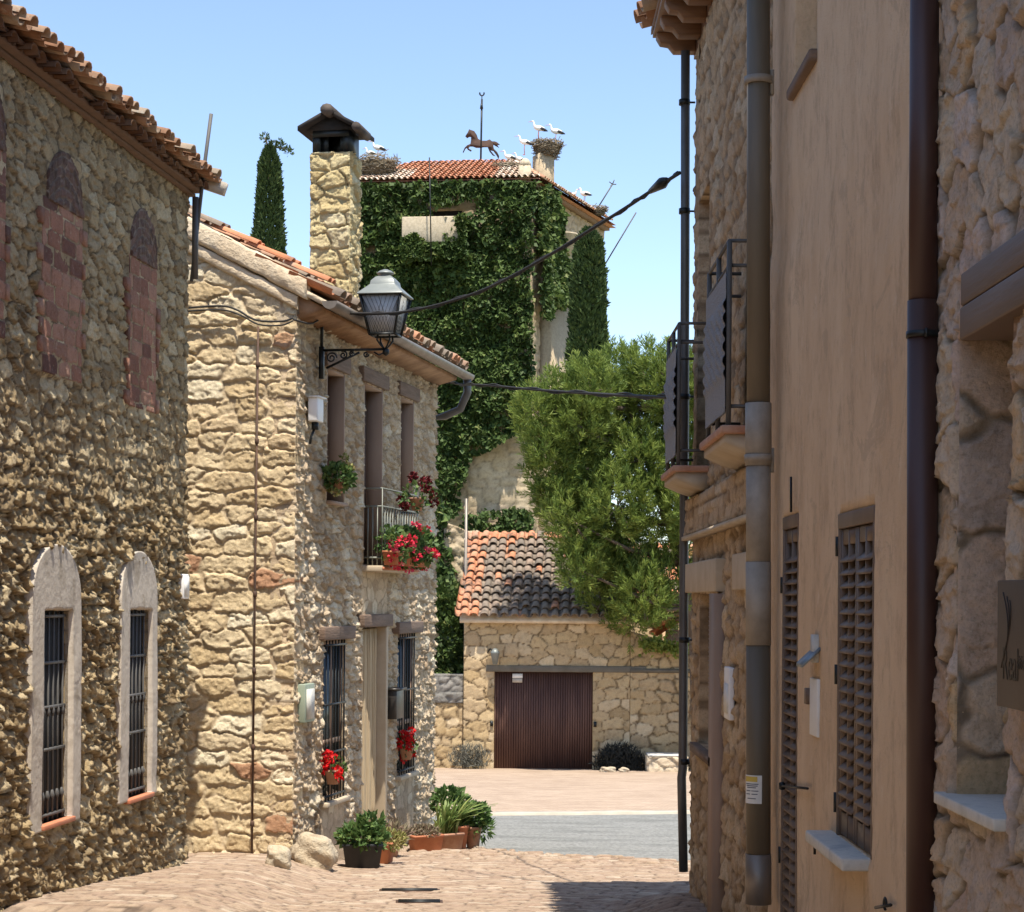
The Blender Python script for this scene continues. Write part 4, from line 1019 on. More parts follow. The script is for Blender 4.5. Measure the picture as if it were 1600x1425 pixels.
sv = np.array([.2, ry1 - ry0, rz1 - rz0]); svl = np.linalg.norm(sv)
gt_ = MB(); nux = int((gx1 + .2 - gx0) / .235); nvv = int(svl / .36)
def gcol(cu, cv, rg, k):
    r = .25 + .75 * rg.random(cu.size)
    org = (cu < .36) | ((np.abs(cu - 1.0) < .14) & (cv > 2.6)) | ((np.abs(cu - 2.95) < .2) & (cv > 1.6) & (cv < 3)) | (cv > svl - .5) | (rg.random(cu.size) < .035)
    return np.where(org & (rg.random(cu.size) < .85), .16 * rg.random(cu.size), r)
tile_field(gt_, np.array([gx0 - .12, ry0, rz0 + .02]), (1, 0, 0), sv, nux, nvv + 1, .235, .36, .098, seg=6, seed=19, jit=1.8, colf=gcol, lift=.06)
gt_.build('roof_tiles', M['tile_old'], GA)
rf = MB(); rf.hexa([(x, y, z + dz) for dz in (-.07, .01) for x, y, z in ((gx0 - .1, ry0 + .05, rz0), (gx1 + .1, ry0 + .05, rz0), (gx1 + .1, ry1, rz1), (gx0 + .12, ry1, rz1))])
rf.hexa([(x, y, z + dz) for dz in (-.07, .01) for x, y, z in ((gx0 - .1, ry1, rz1), (gx1 + .1, ry1, rz1), (gx1 + .1, ry1 + 3, rz1 - 1.6), (gx0 - .1, ry1 + 3, rz1 - 1.6))])
rf.prism([(GYd, gz1 - .1), (GYd + .3, gz1 - .1), (ry1, rz1 - .08), (ry1, gz1 - .1)], Fr((gx0 + .02, 0), (0, 1), (-1, 0)), -.1, 0)
rf.build('roof', M['plaster_cream'], GA)
rt = MB(); tile_field(rt, np.array([gx0 + .12, ry1 + .12, rz1 + .02]), (0, 1, 0), (1, 0, 0), 1, 10, .1, .42, .11, channel=False, seg=7, seed=3, colf=lambda a, b, rg, k: .1 * rg.random(a.size)); rt.build('ridge_tiles', M['tile_old'], GA)
# long wall to the right, and low wall to the left
bw = thing('boundary_wall', 'shaded stone wall continuing right of the garage under the pine', 'wall', (X(1020), GYd, gz0 + .3))
stone_wall('masonry', FG, gx1 + .003, gx1 + 3.5, gz0, Z(1006), .035, (.42, .26), .05, M['stone_garage'], bw, seed=64, jit=.42, joint=.13, rough=.35, depth=.3, p=3.2, top=lambda A: Z(985) - (A - gx1) * .28 + 0 * A)
MB().box(gx1 + .0, gx1 + 3.5, -.05, .07, dH[3] + .0, dH[3] + .1, FG).build('steel_beam', M['lintel_steel'], bw)
lw = thing('low_wall', 'low wall of pale stones with a grey cap left of the garage', 'wall', (gx0 - 1, GYd + .2, gz0 + .3))
FLW = Fr((0, GYd + .15), (1, 0), (0, -1))
stone_wall('masonry', FLW, gx0 - 4.5, gx0 + .0, gz0, Z(1100), .04, (.36, .24), .045, M['stone_garage'], lw, seed=66, jit=.45, joint=.14, rough=.6, depth=.3)
M['grey_rubble'] = stone_mat('grey_rubble', [(0, (.20, .19, .17)), (1, (.30, .28, .25))], (.18, .17, .15))
stone_wall('cap', FLW, gx0 - 4.5, gx0 - .001, Z(1100), Z(1055), .04, (.4, .2), .05, M['grey_rubble'], lw, seed=67, jit=.45, joint=.25, rough=.6, depth=.34, base=.03)
pl = MB(); n = 900; P_, d = blob(n, (X(735), GYd - .25, Z(1188)), (.5, .2, .35), .1); P_[:, 2] = np.maximum(P_[:, 2], Z(1197)); pl.leaves(P_, np.array([0, 0, 1.]) + RNG.normal(0, .6, (n, 3)), .16, .02, np.stack([RNG.random(n) * .4] * 3, 1)); 
M['brush'] = attr_mat('dry_brush', [(0, (.10, .10, .08)), (1, (.24, .22, .17))], .9, .3, 10)
tag(pl.build('dry_weeds', M['brush']), 'grey dry weeds at the foot of the garage wall left of the door', 'weeds')
pl = MB(); n = 2600; P_, d = blob(n, (X(968), GYd - .4, Z(1195)), (.62, .3, .5), .1); P_ = P_[P_[:, 2] > Z(1212)]; n = len(P_); pl.leaves(P_, np.array([0, 0, .8]) + RNG.normal(0, .7, (n, 3)), .17, .03, np.stack([RNG.random(n) * .3] * 3, 1))
M['brush_dark'] = attr_mat('dark_brush_leaf', [(0, (.02, .02, .018)), (1, (.08, .08, .06))], .9, .3, 10)
tag(pl.build('low_bush', M['brush_dark']), 'dark scrubby low bush right of the garage door', 'bush')
sb = thing('stone_block', 'pale rough stone block standing beside the dark bush at the road edge', 'stone block', (X(1035), GYd - 1.0, gz0 + .1))
FB = Fr((X(1012, 44), 44), (1, 0), (0, -1))
stone_wall('block', FB, 0, .95, Z(1212, 44), Z(1181, 44), .03, (.35, .22), .06, M['stone_block'], sb, seed=91, depth=.6)
MB().box(.02, .93, -.6, .03, Z(1181, 44), Z(1181, 44) + .05, FB).build('cap', M['sill_stone'], sb, bevel=.02)
for k, (px, py, r, lb) in enumerate([(950, 1208, .12, 'small pale stone lying left of the rough block'), (975, 1213, .09, 'smaller loose stone just left of the rough block')]):
    p = at(px, py, 43.6); o = rock('loose_stone', (p[0], p[1], float(gz(p[0], p[1])) + .05), r, lb, 20 + k, M['rock'], (1.4, 1, .7)); o['group'] = 'loose stones by the garage'
# garage lamp, sign, pole
gl_ = thing('wall_lamp', 'small black wall lantern left of the garage door lintel', 'wall lamp', FG.w(X(766), .1, Z(1045)))
q = MB(); q.bar(FG.w(X(762), .08, Z(1052)), FG.w(X(762), .08, Z(1000)), .05, .04); q.tube([FG.w(X(762), .1, Z(1020)), FG.w(X(766), .25, Z(1014)), FG.w(X(773), .3, Z(1018))], .018, 6); q.build('bracket', M['iron'], gl_)
q = MB(); q.lathe((X(774), GYd - .3, 0), [(.07, Z(1038)), (.13, Z(1021)), (.14, Z(1019)), (.05, Z(1013))], 4, rot=.7); q.build('lantern', M['lantern_roof'], gl_)
q = thing('door_sign', 'small white plate fixed at the top left of the brown garage door', 'sign', FG.w(X(808), -.09, Z(1060)))
MB().box(X(801), X(817), -.1, -.085, Z(1060), Z(1053), FG).build('panel', M['white'], q)
MB().box(X(801), X(816.5), -.1, -.083, Z(1067), Z(1060.6), FG).build('lower_panel', M['plaster_grey'], q)
pole = MB(); pole.tube([(X(727, 46.5), 46.5, gz0), (X(727, 46.5), 46.5, Z(780, 46.5))], .035, 8)
tag(pole.build('metal_pole', M['zinc']), 'thin grey metal pole rising behind the left edge of the garage', 'pole')

# houses behind the garage
hb = thing('tiled_house', 'low house with a weathered tile roof seen through the pine branches', 'house', (X(1010, 52), 52, -3))
hx0, hx1 = X(975, 52), X(1200, 52)
MB().box(hx0, hx1, 52, 60, -3.2, Z(935, 52)).build('wall', M['stone_garage'], hb)
tt = MB(); svh = np.array([0, 3.4, Z(858, 55) - Z(935, 52) + .1]); tile_field(tt, np.array([hx0 - .2, 51.8, Z(935, 52)]), (1, 0, 0), svh, 22, 10, .25, .37, .10, seg=4, seed=29, jit=2)
tt.build('roof_tiles', M['tile'], hb)
MB().hexa([(x, y, z + dz) for dz in (-.08, 0) for x, y, z in ((hx0 - .2, 51.8, Z(935, 52)), (hx1, 51.8, Z(935, 52)), (hx1, 55.2, Z(935, 52) + svh[2]), (hx0 - .2, 55.2, Z(935, 52) + svh[2]))]).build('roof', M['plaster_cream'], hb)
sh = thing('small_shed', 'small shed with an orange-bottomed tiled eave beside the grey drainpipe', 'shed', (X(1050, 47), 47, -3))
sx0 = X(1041, 47)
MB().box(sx0, sx0 + 3, 46.6, 49, -3, Z(985, 47)).build('wall', M['stucco'], sh)
u_ = np.array([1, 0, .62]); u_ /= np.linalg.norm(u_)
tt = MB(); tile_field(tt, np.array([X(1021, 47), 46.2, Z(984, 47)]), (0, 1, 0), u_, 12, 7, .23, .37, .1, seg=5, seed=33, jit=2); tt.build('roof_tiles', M['tile'], sh)
MB().hexa([np.array([X(1023, 47), y, Z(992, 47) + dz]) + u_ * l for dz in (0, .07) for l, y in ((0, 46.25), (3, 46.25), (3, 49), (0, 49))]).build('eave_board', simple('orange_board', (.45, .13, .03), .7, 0, c2=(.5, .17, .05)), sh)

# ================================================================== TOWER
TY = 95.0
cP = at(830, 283, TY)
FT = Fr((cP[0], TY), (-1, .12), (-.12, -1))       # front face, s runs left
FTR = Fr((cP[0], TY), (.37, 1), (1, -.37))         # right face
zT = cP[2]
TW = thing('stone_tower', 'old stone tower with tiled roof, mostly wrapped in ivy', 'tower', (cP[0] - 5, TY, -5))
WT, DT = 10.6, 11.8
ow = (FT.hit(722, 340)[0], FT.hit(672, 340)[0], FT.hit(700, 347)[1], FT.hit(700, 329)[1])
stone_wall('front_wall', FT, 0, WT, -4.5, zT, .11, (.75, .42), .09, M['stone_tower'], TW, holes=[ow], seed=101, jit=.3, depth=.5, joint=.2, p=4)
stone_wall('side_wall', FTR, 0, DT, -4.5, zT, .12, (.75, .42), .09, M['stone_tower'], TW, seed=103, jit=.3, depth=.5, joint=.2, p=4)
core = MB(); A_ = FT.w(WT, -.3, 0); B_ = FT.w(.35, -.4, 0); C_ = FTR.w(DT, -.4, 0); D_ = A_ + (FTR.w(DT, 0, 0) - FTR.w(0, 0, 0))
core.hexa([np.array([p[0], p[1], z]) for z in (-4.5, zT - .05) for p in (A_, B_, C_, D_)]); core.build('rear_wall', M['stone_tower'], TW)
MB().box(ow[0], ow[1], -.2, -.1, ow[2], ow[3], FT).build('window', M['dark'], TW)
bz = rect(FT, 634, 725, 345, 385)
MB().box(bz[0], bz[1], 0, 1.15, bz[2], bz[3], FT).build('stone_balcony', M['stone_block'], TW, bevel=.04)
co_ = MB()
for i in range(4):
    s = bz[0] + (i + .3) * (bz[1] - bz[0]) / 3.6; co_.prism([(0, bz[2]), (.55, bz[2]), (0, bz[2] - .6)], Fr(FT.w(s, 0, 0)[:2], FT.n[:2], FT.d[:2]), 0, .25)
co_.build('corbel', M['stone_block'], TW)
bz = rect(FTR, 858, 890, 366, 396)
tc_ = FTR.w((bz[0] + bz[1]) / 2, .25, 0); zlo_ = FTR.hit(870, 455)[1]
MB().lathe((tc_[0], tc_[1], 0), [(.08, zlo_), (.30, zlo_ + .5), (.52, bz[2] - .45), (.55, bz[2] - .05), (.66, bz[2]), (.68, bz[3] - .1), (.72, bz[3] - .08), (.72, bz[3])], 20).build('corner_turret', M['stone_block'], TW)
bt = MB(); s_0 = FTR.hit(842, 550)[0]; s_1 = FTR.hit(872, 550)[0]
bt.hexa([FTR.w(s, o, z) for z, k in ((-4.5, 1.6), (FTR.hit(858, 400)[1], .4)) for s, o in ((s_0, k), (s_1, k), (s_1, 0), (s_0, 0))]); bt.build('buttress', M['stone_tower'], TW)
# roof: low hip
pk = at(705, 256, 101); cen = np.array([pk[0], pk[1], pk[2]])
c1 = FT.w(-.5, .5, zT); c2_ = FT.w(WT + .3, .5, zT); c3 = FTR.w(DT + .0, .75, zT - .05); c4 = c2_ + (c3 - c1)
r0 = cen + FT.d * 2.0; r1 = cen - FT.d * 3.4; r1[2] = r0[2] = cen[2]
rf = MB(); V = [c1, c2_, c4, c3, r0, r1]; rf.add(V, [np.array([[0, 1, 4, 5], [3, 5, 4, 2]]), np.array([[1, 2, 4], [3, 0, 5]])]); rf.add([v - np.array([0, 0, .15]) for v in (c1, c2_, c4, c3)], [[0, 1, 2, 3]]); rf.build('roof', M['tile_red'], TW)
cor = MB(); cor.box(-.3, WT + .2, 0, .35, zT - .35, zT - .08, FT); cor.box(-.3, DT - .1, 0, .40, zT - .35, zT - .08, FTR); cor.build('cornice', simple('cornice_brick', (.17, .10, .06), .9, 0, c2=(.26, .17, .11)), TW)
U_ = -FT.d; mid = (r0 + r1) / 2; e0 = c2_; upv = (mid - (c1 + c2_) / 2); upv = upv - U_ * (upv @ U_); LV = np.linalg.norm(upv); Wd = np.linalg.norm(c1 - c2_)
su0 = (r0 - e0) @ U_; su1 = (r1 - e0) @ U_
tt = MB(); kf = lambda cu, cv: (cu > su0 * cv / LV) & (cu < Wd - (Wd - su1) * cv / LV) & (cv < LV)
tile_field(tt, e0 + np.array([0, 0, .03]), U_, upv, int(Wd / .3), int(LV / .55) + 1, .3, .55, .125, seg=5, seed=37, keep=kf, jit=1.2, lift=.07, colf=lambda cu, cv, rg, k: np.where((cu < Wd * .42) & (cv < LV * .5) | (cu > Wd * .80), .72 + .28 * rg.random(cu.size), .6 * rg.random(cu.size)))
# right slope
U2 = FTR.d; upr = (r1 - (c1 + c3) / 2); upr = upr - U2 * (upr @ U2); LR = np.linalg.norm(upr); WR = np.linalg.norm(c3 - c1); sm_ = (r1 - c1) @ U2
tile_field(tt, c1 + np.array([0, 0, .03]), U2, upr, int(WR / .3), int(LR / .55) + 1, .3, .55, .125, seg=5, seed=38, keep=lambda cu, cv: (cu > sm_ * cv / LR) & (cu < WR - (WR - sm_) * cv / LR) & (cv < LR), jit=1.2, lift=.07, colf=lambda cu, cv, rg, k: .3 + .7 * rg.random(cu.size))
tt.build('roof_tiles', M['tile_red'], TW)
zpin = at(820, 254, TY)[2]
pn = MB(); q = FT.hit(820, 280)[0]; pn.box(q - .28, q + .3, -.45, .12, zT - .3, zpin - .15, FT); pn.lathe(FT.w(q, -.16, zpin - .15), [(.3, 0), (.27, .2), (.15, .36), (.03, .42)], 10); pn.build('pinnacle', M['stone_block'], TW)
ch2 = at(849, 262, 99); k99 = 99 / F
stk = MB(); FK = Fr((ch2[0], 99), (.94, .34), (.34, -.94)); zk1 = at(849, 243, 99)[2]; stk.box(-13 * k99, 13 * k99, -.45, .45, zT - .6, zk1, FK); stk.build('chimney', M['stone_tower'], TW)
lr = MB(); p0 = at(674, 415, TY - 1.2); p1 = at(671, 246, TY - 1.2); lr.tube([p0, p1], .03, 6); tag(lr.build('lightning_rod', M['iron']), 'thin black rod standing against the ivy in front of the tower roof', 'rod')
for k, (a, b, Yk, lb) in enumerate([((932, 328), (957, 288), 103, 'tilted antenna pole with a forked tip on the tower roof corner'), ((946, 412), (994, 332), 104, 'bare tilted pole leaning out to the right of the tower')]):
    ap = MB(); A = at(*a, Yk); B = at(*b, Yk); ap.tube([A, B], .035, 6)
    if k == 0:
        for dx, dy in ((-5, -4), (3, -7), (6, 0), (-3, 3)): ap.tube([B, at(b[0] + dx, b[1] + dy, Yk)], .03, 5)
    tag(ap.build('antenna_pole', M['iron_grey']), lb, 'antenna', 'poles on the tower')

# weather vane: galloping horse silhouette with real thickness
VY = 101.0; vx = at(750, 253, VY)
VN = thing('weather_vane', 'rusty galloping horse weather vane on a tall rod on the tower roof', 'weather vane', vx)
q = MB(); q.tube([at(751, 262, VY), at(753, 155, VY)], .05, 8); q.tube([at(752.4, 170, VY), at(752.6, 162, VY)], [.09, .05], 8); q.tube([at(753 + 3.4 * math.cos(a), 146 - 3.4 * math.sin(a), VY) for a in np.linspace(math.pi * .85, math.pi * 2.15, 12)], .04, 6); q.tube([at(753, 157, VY), at(753, 149, VY)], .025, 6); q.build('rod', M['iron'], VN)
def vp(x, y): return (727 - 727 + x, y)
hp = [(727, 213), (731, 207), (733, 202), (735, 203), (741, 205), (745, 211), (747, 217), (752, 220), (760, 220), (765, 218), (769, 221), (773, 221), (776, 222), (781, 226), (777, 227), (780, 231), (774, 228), (771, 226), (771, 230), (772, 233), (777, 238), (780, 244), (779, 249), (776, 243), (771, 236), (766, 235), (772, 242), (774, 244), (770, 243), (765, 237), (762, 230), (756, 230), (750, 231), (744, 231), (739, 229), (734, 229), (732, 232), (737, 235), (736, 237), (731, 234), (729, 231), (727, 233), (724, 239), (723, 238), (726, 231), (730, 227), (735, 225), (736, 219), (736, 214), (733, 214), (730, 216)]
FV = Fr((0, VY), (1, 0), (0, -1)); q = MB(); q.prism([(at(x, y, VY)[0], at(x, y, VY)[2]) for x, y in hp], FV, -.03, .03)
ho = q.build('horse', M['horse'], VN)

# nests and storks
def nest(c, r, hgt, label, n=520, seed=1):
    rg = np.random.default_rng(seed); a = rg.random(n) * 6.283; rr = r * (.25 + .75 * rg.random(n) ** .5); zz = rg.random(n) * hgt
    rr = rr * (.62 + .45 * zz / hgt)
    P = np.stack([c[0] + rr * np.cos(a), c[1] + rr * np.sin(a), c[2] + zz], 1)
    D = np.stack([-np.sin(a), np.cos(a), rg.normal(0, .35, n)], 1) + rg.normal(0, .5, (n, 3)) * np.array([1, 1, .5]); D /= np.linalg.norm(D, axis=1)[:, None]
    mb = MB()
    for p, d, l in zip(P, D, r * (.35 + .5 * rg.random(n))):
        mb.tube([p - d * l / 2, p + d * l / 2], .018, 3, caps=False, col=(rg.random(),) * 3)
    mb.lathe(c, [(r * .55, 0), (r * .85, hgt * .75), (r * .5, hgt * .85), (r * .2, hgt * .6)], 14, col=(.1,) * 3)
    return tag(mb.build('stork_nest', M['twig']), label, 'nest', 'stork nests on the tower')
nA = at(588, 275, 97); nB = at(793, 272, 98.6); nC = at(855, 246, 99); nD = at(932, 336, 103)
nest(nA, 1.15, .85, 'wide stick nest at the left of the tower roof behind the chimney', 620, 1)
nest(nB, .8, .45, 'flat stick nest on the roof beside the pale pinnacle', 420, 2)
nest(nC, .82, .8, 'tall stick nest on top of the tower chimney', 620, 3)
nest(nD, .6, .4, 'small stick nest at the far right corner of the tower roof', 280, 4)

def make_stork():
    r = thing('stork', 'x', 'stork', (0, 0, 0), 'storks on the tower')
    b = MB(); pts = [(.40, 0, .60), (.28, 0, .645), (.12, 0, .68), (-.05, 0, .70), (-.17, 0, .74), (-.225, 0, .83), (-.235, 0, .92), (-.26, 0, 1.0), (-.31, 0, 1.03), (-.36, 0, 1.015)]
    b.tube(pts, [.03, .09, .135, .14, .10, .055, .042, .04, .048, .02], 12); b.build('body', M['white_feather'], r, smooth=True, local=True)
    for sg in (-1, 1):
        w = MB(); w.tube([(-.02, sg * .10, .69), (.15, sg * .115, .66), (.35, sg * .06, .60), (.50, sg * .02, .555)], [.03, .075, .06, .012], 10, flat=.4, up=(0, 0, 1)); w.build('wing', M['black_feather'], r, smooth=True, local=True)
        l = MB(); l.tube([(.03, sg * .05, .58), (.0, sg * .05, .32), (.03, sg * .05, .0)], .014, 6); l.tube([(.03, sg * .05, .01), (-.07, sg * .05, .005)], .012, 5); l.build('leg', M['beak'], r, local=True)
    k = MB(); k.tube([(-.35, 0, 1.015), (-.55, 0, .965)], [.016, .004], 6); k.build('beak', M['beak'], r, local=True)
    return r
st0 = make_stork()
def copy_tree(o, parent=None):
    c = o.copy(); COL.objects.link(c); c.parent = parent
    for ch in o.children: copy_tree(ch, c)
    return c
for k, (px, pyf, Yk, rz, sc, lb) in enumerate([
    (590, 251, 97, .15, .95, 'standing stork, front one on the wide left nest beside the chimney'),
    (578, 256, 97.4, -.4, .8, 'stork half hidden behind its mate on the wide left nest'),
    (841, 221, 99, .2, 1.0, 'left of the two storks standing on the chimney nest'),
    (868, 226, 99, .05, 1.0, 'right of the two storks standing on the chimney nest'),
    (819, 242, 98.4, .1, .95, 'stork standing just left of the chimney nest, above the pinnacle'),
    (795, 264, 98.6, .1, .9, 'stork sunk low in the flat nest next to the weather vane'),
    (811, 265, 98.3, .5, .8, 'stork crouched against the pale pinnacle in the flat nest'),
    (913, 322, 102, -.6, .95, 'lone stork on the right slope of the tower roof, wing to the right'),
    (896, 318, 101.5, 2.6, .7, 'stork head and back barely showing over the right roof edge')]):
    o = st0 if k == 0 else copy_tree(st0)
    o.location = Vector(at(px, pyf, Yk)); o.rotation_euler = (0, 0, rz); o.scale = (sc,) * 3; o['label'] = lb

# ------------------------------------------------------------------ ivy on the tower
def inpoly(x, y, poly):
    poly = np.array(poly, float); r = np.zeros(x.shape, bool); n = len(poly); j = n - 1
    for i in range(n):
        xi, yi = poly[i]; xj, yj = poly[j]
        c = ((yi > y) != (yj > y)) & (x < (xj - xi) * (y - yi) / (yj - yi + 1e-12) + xi); r ^= c; j = i
    return r
def polyfr(fr, pts): return [fr.hit(x, y) for x, y in pts]
def ivy_on(mb, fr, polys, cuts, n, s0, s1, z0, z1, L=.30, thick=.55, seed=5, edge_noise=.5):
    rg = np.random.default_rng(seed); S = s0 + (s1 - s0) * rg.random(n); Zv = z0 + (z1 - z0) * rg.random(n)
    Sn = S + (fbm(S * .9, Zv * .9, seed, 4) - .5) * 2 * edge_noise; Zn = Zv + (fbm(S * .9 + 7, Zv * .9, seed + 3, 4) - .5) * 2 * edge_noise
    k = np.zeros(n, bool)
    for p in polys: k |= inpoly(Sn, Zn, polyfr(fr, p))
    for p in cuts: k &= ~inpoly(Sn, Zn, polyfr(fr, p))
    gap = fbm(S * 2.2, Zv * 2.2, seed + 20, 3); k &= gap > .27
    S, Zv = S[k], Zv[k]; n = len(S)
    bb = fbm(S * .55, Zv * .55, seed + 9, 4); b2 = fbm(S * 2.0, Zv * 1.7, seed + 11, 3)
    surf = thick * (bb ** 1.3 * 1.3 + .55 * b2)
    o = .08 + surf - rg.random(n) ** 2 * .35
    P = fr.w(S, np.maximum(o, .05), Zv)
    D = fr.n * .7 + np.array([0, 0, -.75]) + rg.normal(0, .55, (n, 3))
    col = np.clip(rg.normal(.4, .22, n) + (b2 - .5) * .9, 0, 1)
    ll = L * (.5 + 1.2 * rg.random(n) ** 2); mb.leaves(P, D, ll, ll * .85, np.stack([col] * 3, 1), fold=.15)
iv = MB()
ivy_on(iv, FT, [[(500, 283), (836, 278), (838, 420), (832, 520), (832, 612), (822, 660), (800, 690), (770, 700), (735, 706), (728, 730), (722, 800), (700, 812), (684, 770), (600, 760), (500, 700)], [(725, 808), (760, 795), (830, 790), (850, 850), (720, 850)]],
       [[(636, 347), (725, 347), (722, 378), (700, 372), (690, 384), (672, 384), (660, 366), (636, 364)], [(676, 328), (745, 322), (740, 346), (676, 346)]], 110000, -.3, WT, -2, zT - .1, seed=5, L=.23, thick=.95)
ivy_on(iv, FTR, [[(826, 285), (848, 290), (858, 350), (862, 380), (880, 420), (884, 452), (868, 470), (848, 474), (838, 484), (830, 500), (826, 505)]], [], 36000, -.2, 6.5, 8, zT - .1, seed=8, thick=.9, L=.23)
FTo = Fr(FT.w(0, 1.2, 0)[:2], FT.d[:2], FT.n[:2])
ivy_on(iv, FTo, [[(630, 374), (650, 362), (664, 378), (684, 388), (700, 376), (712, 384), (729, 366), (731, 402), (630, 402)], [(716, 344), (731, 340), (731, 372), (722, 372)]], [], 60000, -.3, WT, FT.hit(700, 410)[1], FT.hit(700, 335)[1], seed=25, L=.2, thick=.25, edge_noise=.25)
ivo = iv.build('ivy', M['ivy']); tag(ivo, 'thick dark green ivy covering the front of the stone tower', 'ivy')
# rocky ivy-grown bank at the tower's foot
FBk = Fr((0, 70), (1, 0), (0, -1))
bk = thing('ruined_wall', 'sunlit broken stone wall with ivy between the house and the garage roof', 'wall', (at(715, 900, 70)[0], 70, -3))
stone_wall('masonry', FBk, at(640, 900, 70)[0], at(748, 900, 70)[0], -3.5, at(700, 815, 70)[2], .09, (.6, .35), .14, M['stone_tower'], bk, seed=111, depth=.8, rough=1.0,
           top=lambda A: at(700, 812, 70)[2] - .5 * np.abs(fbm(A * 1.2, A * 0, 3) - .3) - .35 * np.clip(A - at(700, 900, 70)[0], 0, 9))
q = MB(); ivy_on(q, FBk, [[(683, 860), (700, 880), (735, 960), (735, 1080), (683, 1080)], [(640, 700), (684, 800), (690, 850), (640, 900)]], [], 9000, at(640, 900, 70)[0], at(750, 900, 70)[0], -3.5, 7, seed=15, L=.24); q.build('ivy', M['ivy'], bk)
# hedge behind the low wall
q = MB(); n = 9000; hc = at(705, 985, 49)
P_, d = blob(n, (hc[0] - .4, 49.0, hc[2] - .3), (1.25, .8, 1.75), .55); P_ += (np.stack([fbm(P_[:, 0] * 2, P_[:, 2] * 2, 5), fbm(P_[:, 0] * 2, P_[:, 2] * 2, 6), fbm(P_[:, 0] * 2, P_[:, 2] * 2, 7)], 1) - .5) * .6
q.leaves(P_, d + RNG.normal(0, .5, (n, 3)), .15, .12, np.stack([np.clip(RNG.normal(.45, .25, n), 0, 1)] * 3, 1))
hs = thing('hedge_bush', 'dense green bush rising behind the low stone wall', 'bush', (hc[0] - .4, 49, -2.6)); q.build('foliage', M['ivy'], hs); MB().tube([(hc[0] - .4, 49, -3), (hc[0] - .3, 49, -1), (hc[0] - .4, 49, .2)], [.09, .07, .04], 7).build('stem', M['bark'], hs)

# ------------------------------------------------------------------ trees
def cypress(px, ytop, ybase_px, wpx, Y, label, seed, tuft=False, n=14000, topw=.35):
    rg = np.random.default_rng(seed); c = at(px, ytop, Y); zt_ = c[2]; zb_ = float(gz(c[0], Y)); H = zt_ - zb_; R = wpx / 2 * Y / F
    t = thing('cypress_tree', label, 'cypress', (c[0], Y, zb_))
    MB().tube([(c[0], Y, zb_ - .2), (c[0] + .05, Y, zb_ + H * .5), (c[0], Y, zt_ - .8)], [.28, .16, .03], 8).build('trunk', M['bark'], t)
    zz = rg.random(n) ** .8; a = rg.random(n) * 6.283; prof = np.clip(zz * 14, 0, 1) ** .5 * (1 - (1 - topw) * sst(.45, 1.0, 1 - zz * 0 - (1 - zz) * 1.0)) if False else None
    f = rg.random(n)          # 0 top .. 1 bottom
    hgt_vis = H
    prof = (topw + (1 - topw) * np.clip(f * H / (R * 9), 0, 1) ** .7) * np.clip(f * H / .5, 0.1, 1) ** .6
    lump = .8 + .45 * fbm(a * 1.6 + 3, (zt_ - f * H) * 1.5, seed, 3)
    rr = R * prof * lump * (.55 + .45 * rg.random(n) ** .4)
    P = np.stack([c[0] + rr * np.cos(a), Y + rr * np.sin(a), zt_ - f * H * .97], 1)
    D = np.stack([np.cos(a) * .5, np.sin(a) * .5, np.full(n, 1.)], 1) + rg.normal(0, .35, (n, 3))
    ll = R * .28 * (.6 + .7 * rg.random(n)); mb = MB(); mb.leaves(P, D, ll, ll * .45, np.stack([np.clip(rg.normal(.4, .25, n), 0, 1)] * 3, 1))
    if tuft:
        for k, (x, y) in enumerate([(413, 214), (418, 220), (428, 226), (440, 228), (448, 234), (452, 238), (436, 224), (424, 232)]):
            p, d = blob(45, at(x, y, Y), (.11, .11, .10), .1, rg); mb.leaves(p, d + [0, 0, .5], .11, .05, np.stack([rg.random(45)] * 3, 1))
        MB().tube([at(424, 245, Y), at(430, 230, Y), at(448, 233, Y)], .03, 5).tube([at(422, 240, Y), at(414, 215, Y)], .03, 5).build('branch', M['bark'], t)
    mb.build('crown', M['cypress'], t)
cypress(421, 232, 390, 54, 60, 'slender dark cypress rising alone behind the house roof, tufted at the top', 3, True, 42000, .42)
cypress(920, 362, 590, 66, 82, 'tall dense cypress standing against the right side of the tower', 5, False, 40000, .5)

# pine
PY = 44.0
pb = at(1098, 1190, PY); PT = thing('pine_tree', 'big light green pine overhanging the garage roof', 'pine', (pb[0], PY, float(gz(pb[0], PY))))
lobes = [(846, 668, 44), (832, 640, 26), (882, 625, 42), (925, 600, 42), (965, 575, 42), (1010, 572, 42), (1050, 590, 50), (1095, 600, 55), (905, 665, 46), (958, 640, 48), (1008, 640, 46), (1058, 660, 50), (868, 745, 46), (948, 712, 52), (1000, 720, 46), (1045, 735, 48), (905, 760, 45), (895, 815, 42), (965, 790, 52), (1030, 800, 50), (925, 845, 48), (980, 870, 46), (905, 890, 34), (950, 918, 46), (1005, 935, 46), (985, 965, 34), (1045, 905, 46), (940, 890, 44), (855, 705, 36), (870, 785, 32), (1040, 965, 24), (1100, 700, 60), (1100, 800, 60)]
tk = MB(); tp = at(985, 640, PY)
tk.tube([(pb[0], PY, float(gz(pb[0], PY)) - .2), at(1090, 1000, PY), at(1068, 880, PY), at(1028, 760, PY), tp], [.24, .2, .17, .12, .05], 9, ); tk.build('trunk', M['bark'], PT, smooth=True)
rg = np.random.default_rng(77); bm_ = MB(); nd = MB(); stems = [at(1082, 950, PY), at(1068, 880, PY), at(1050, 820, PY), at(1028, 760, PY), at(1000, 700, PY), tp]
kp = PY / F
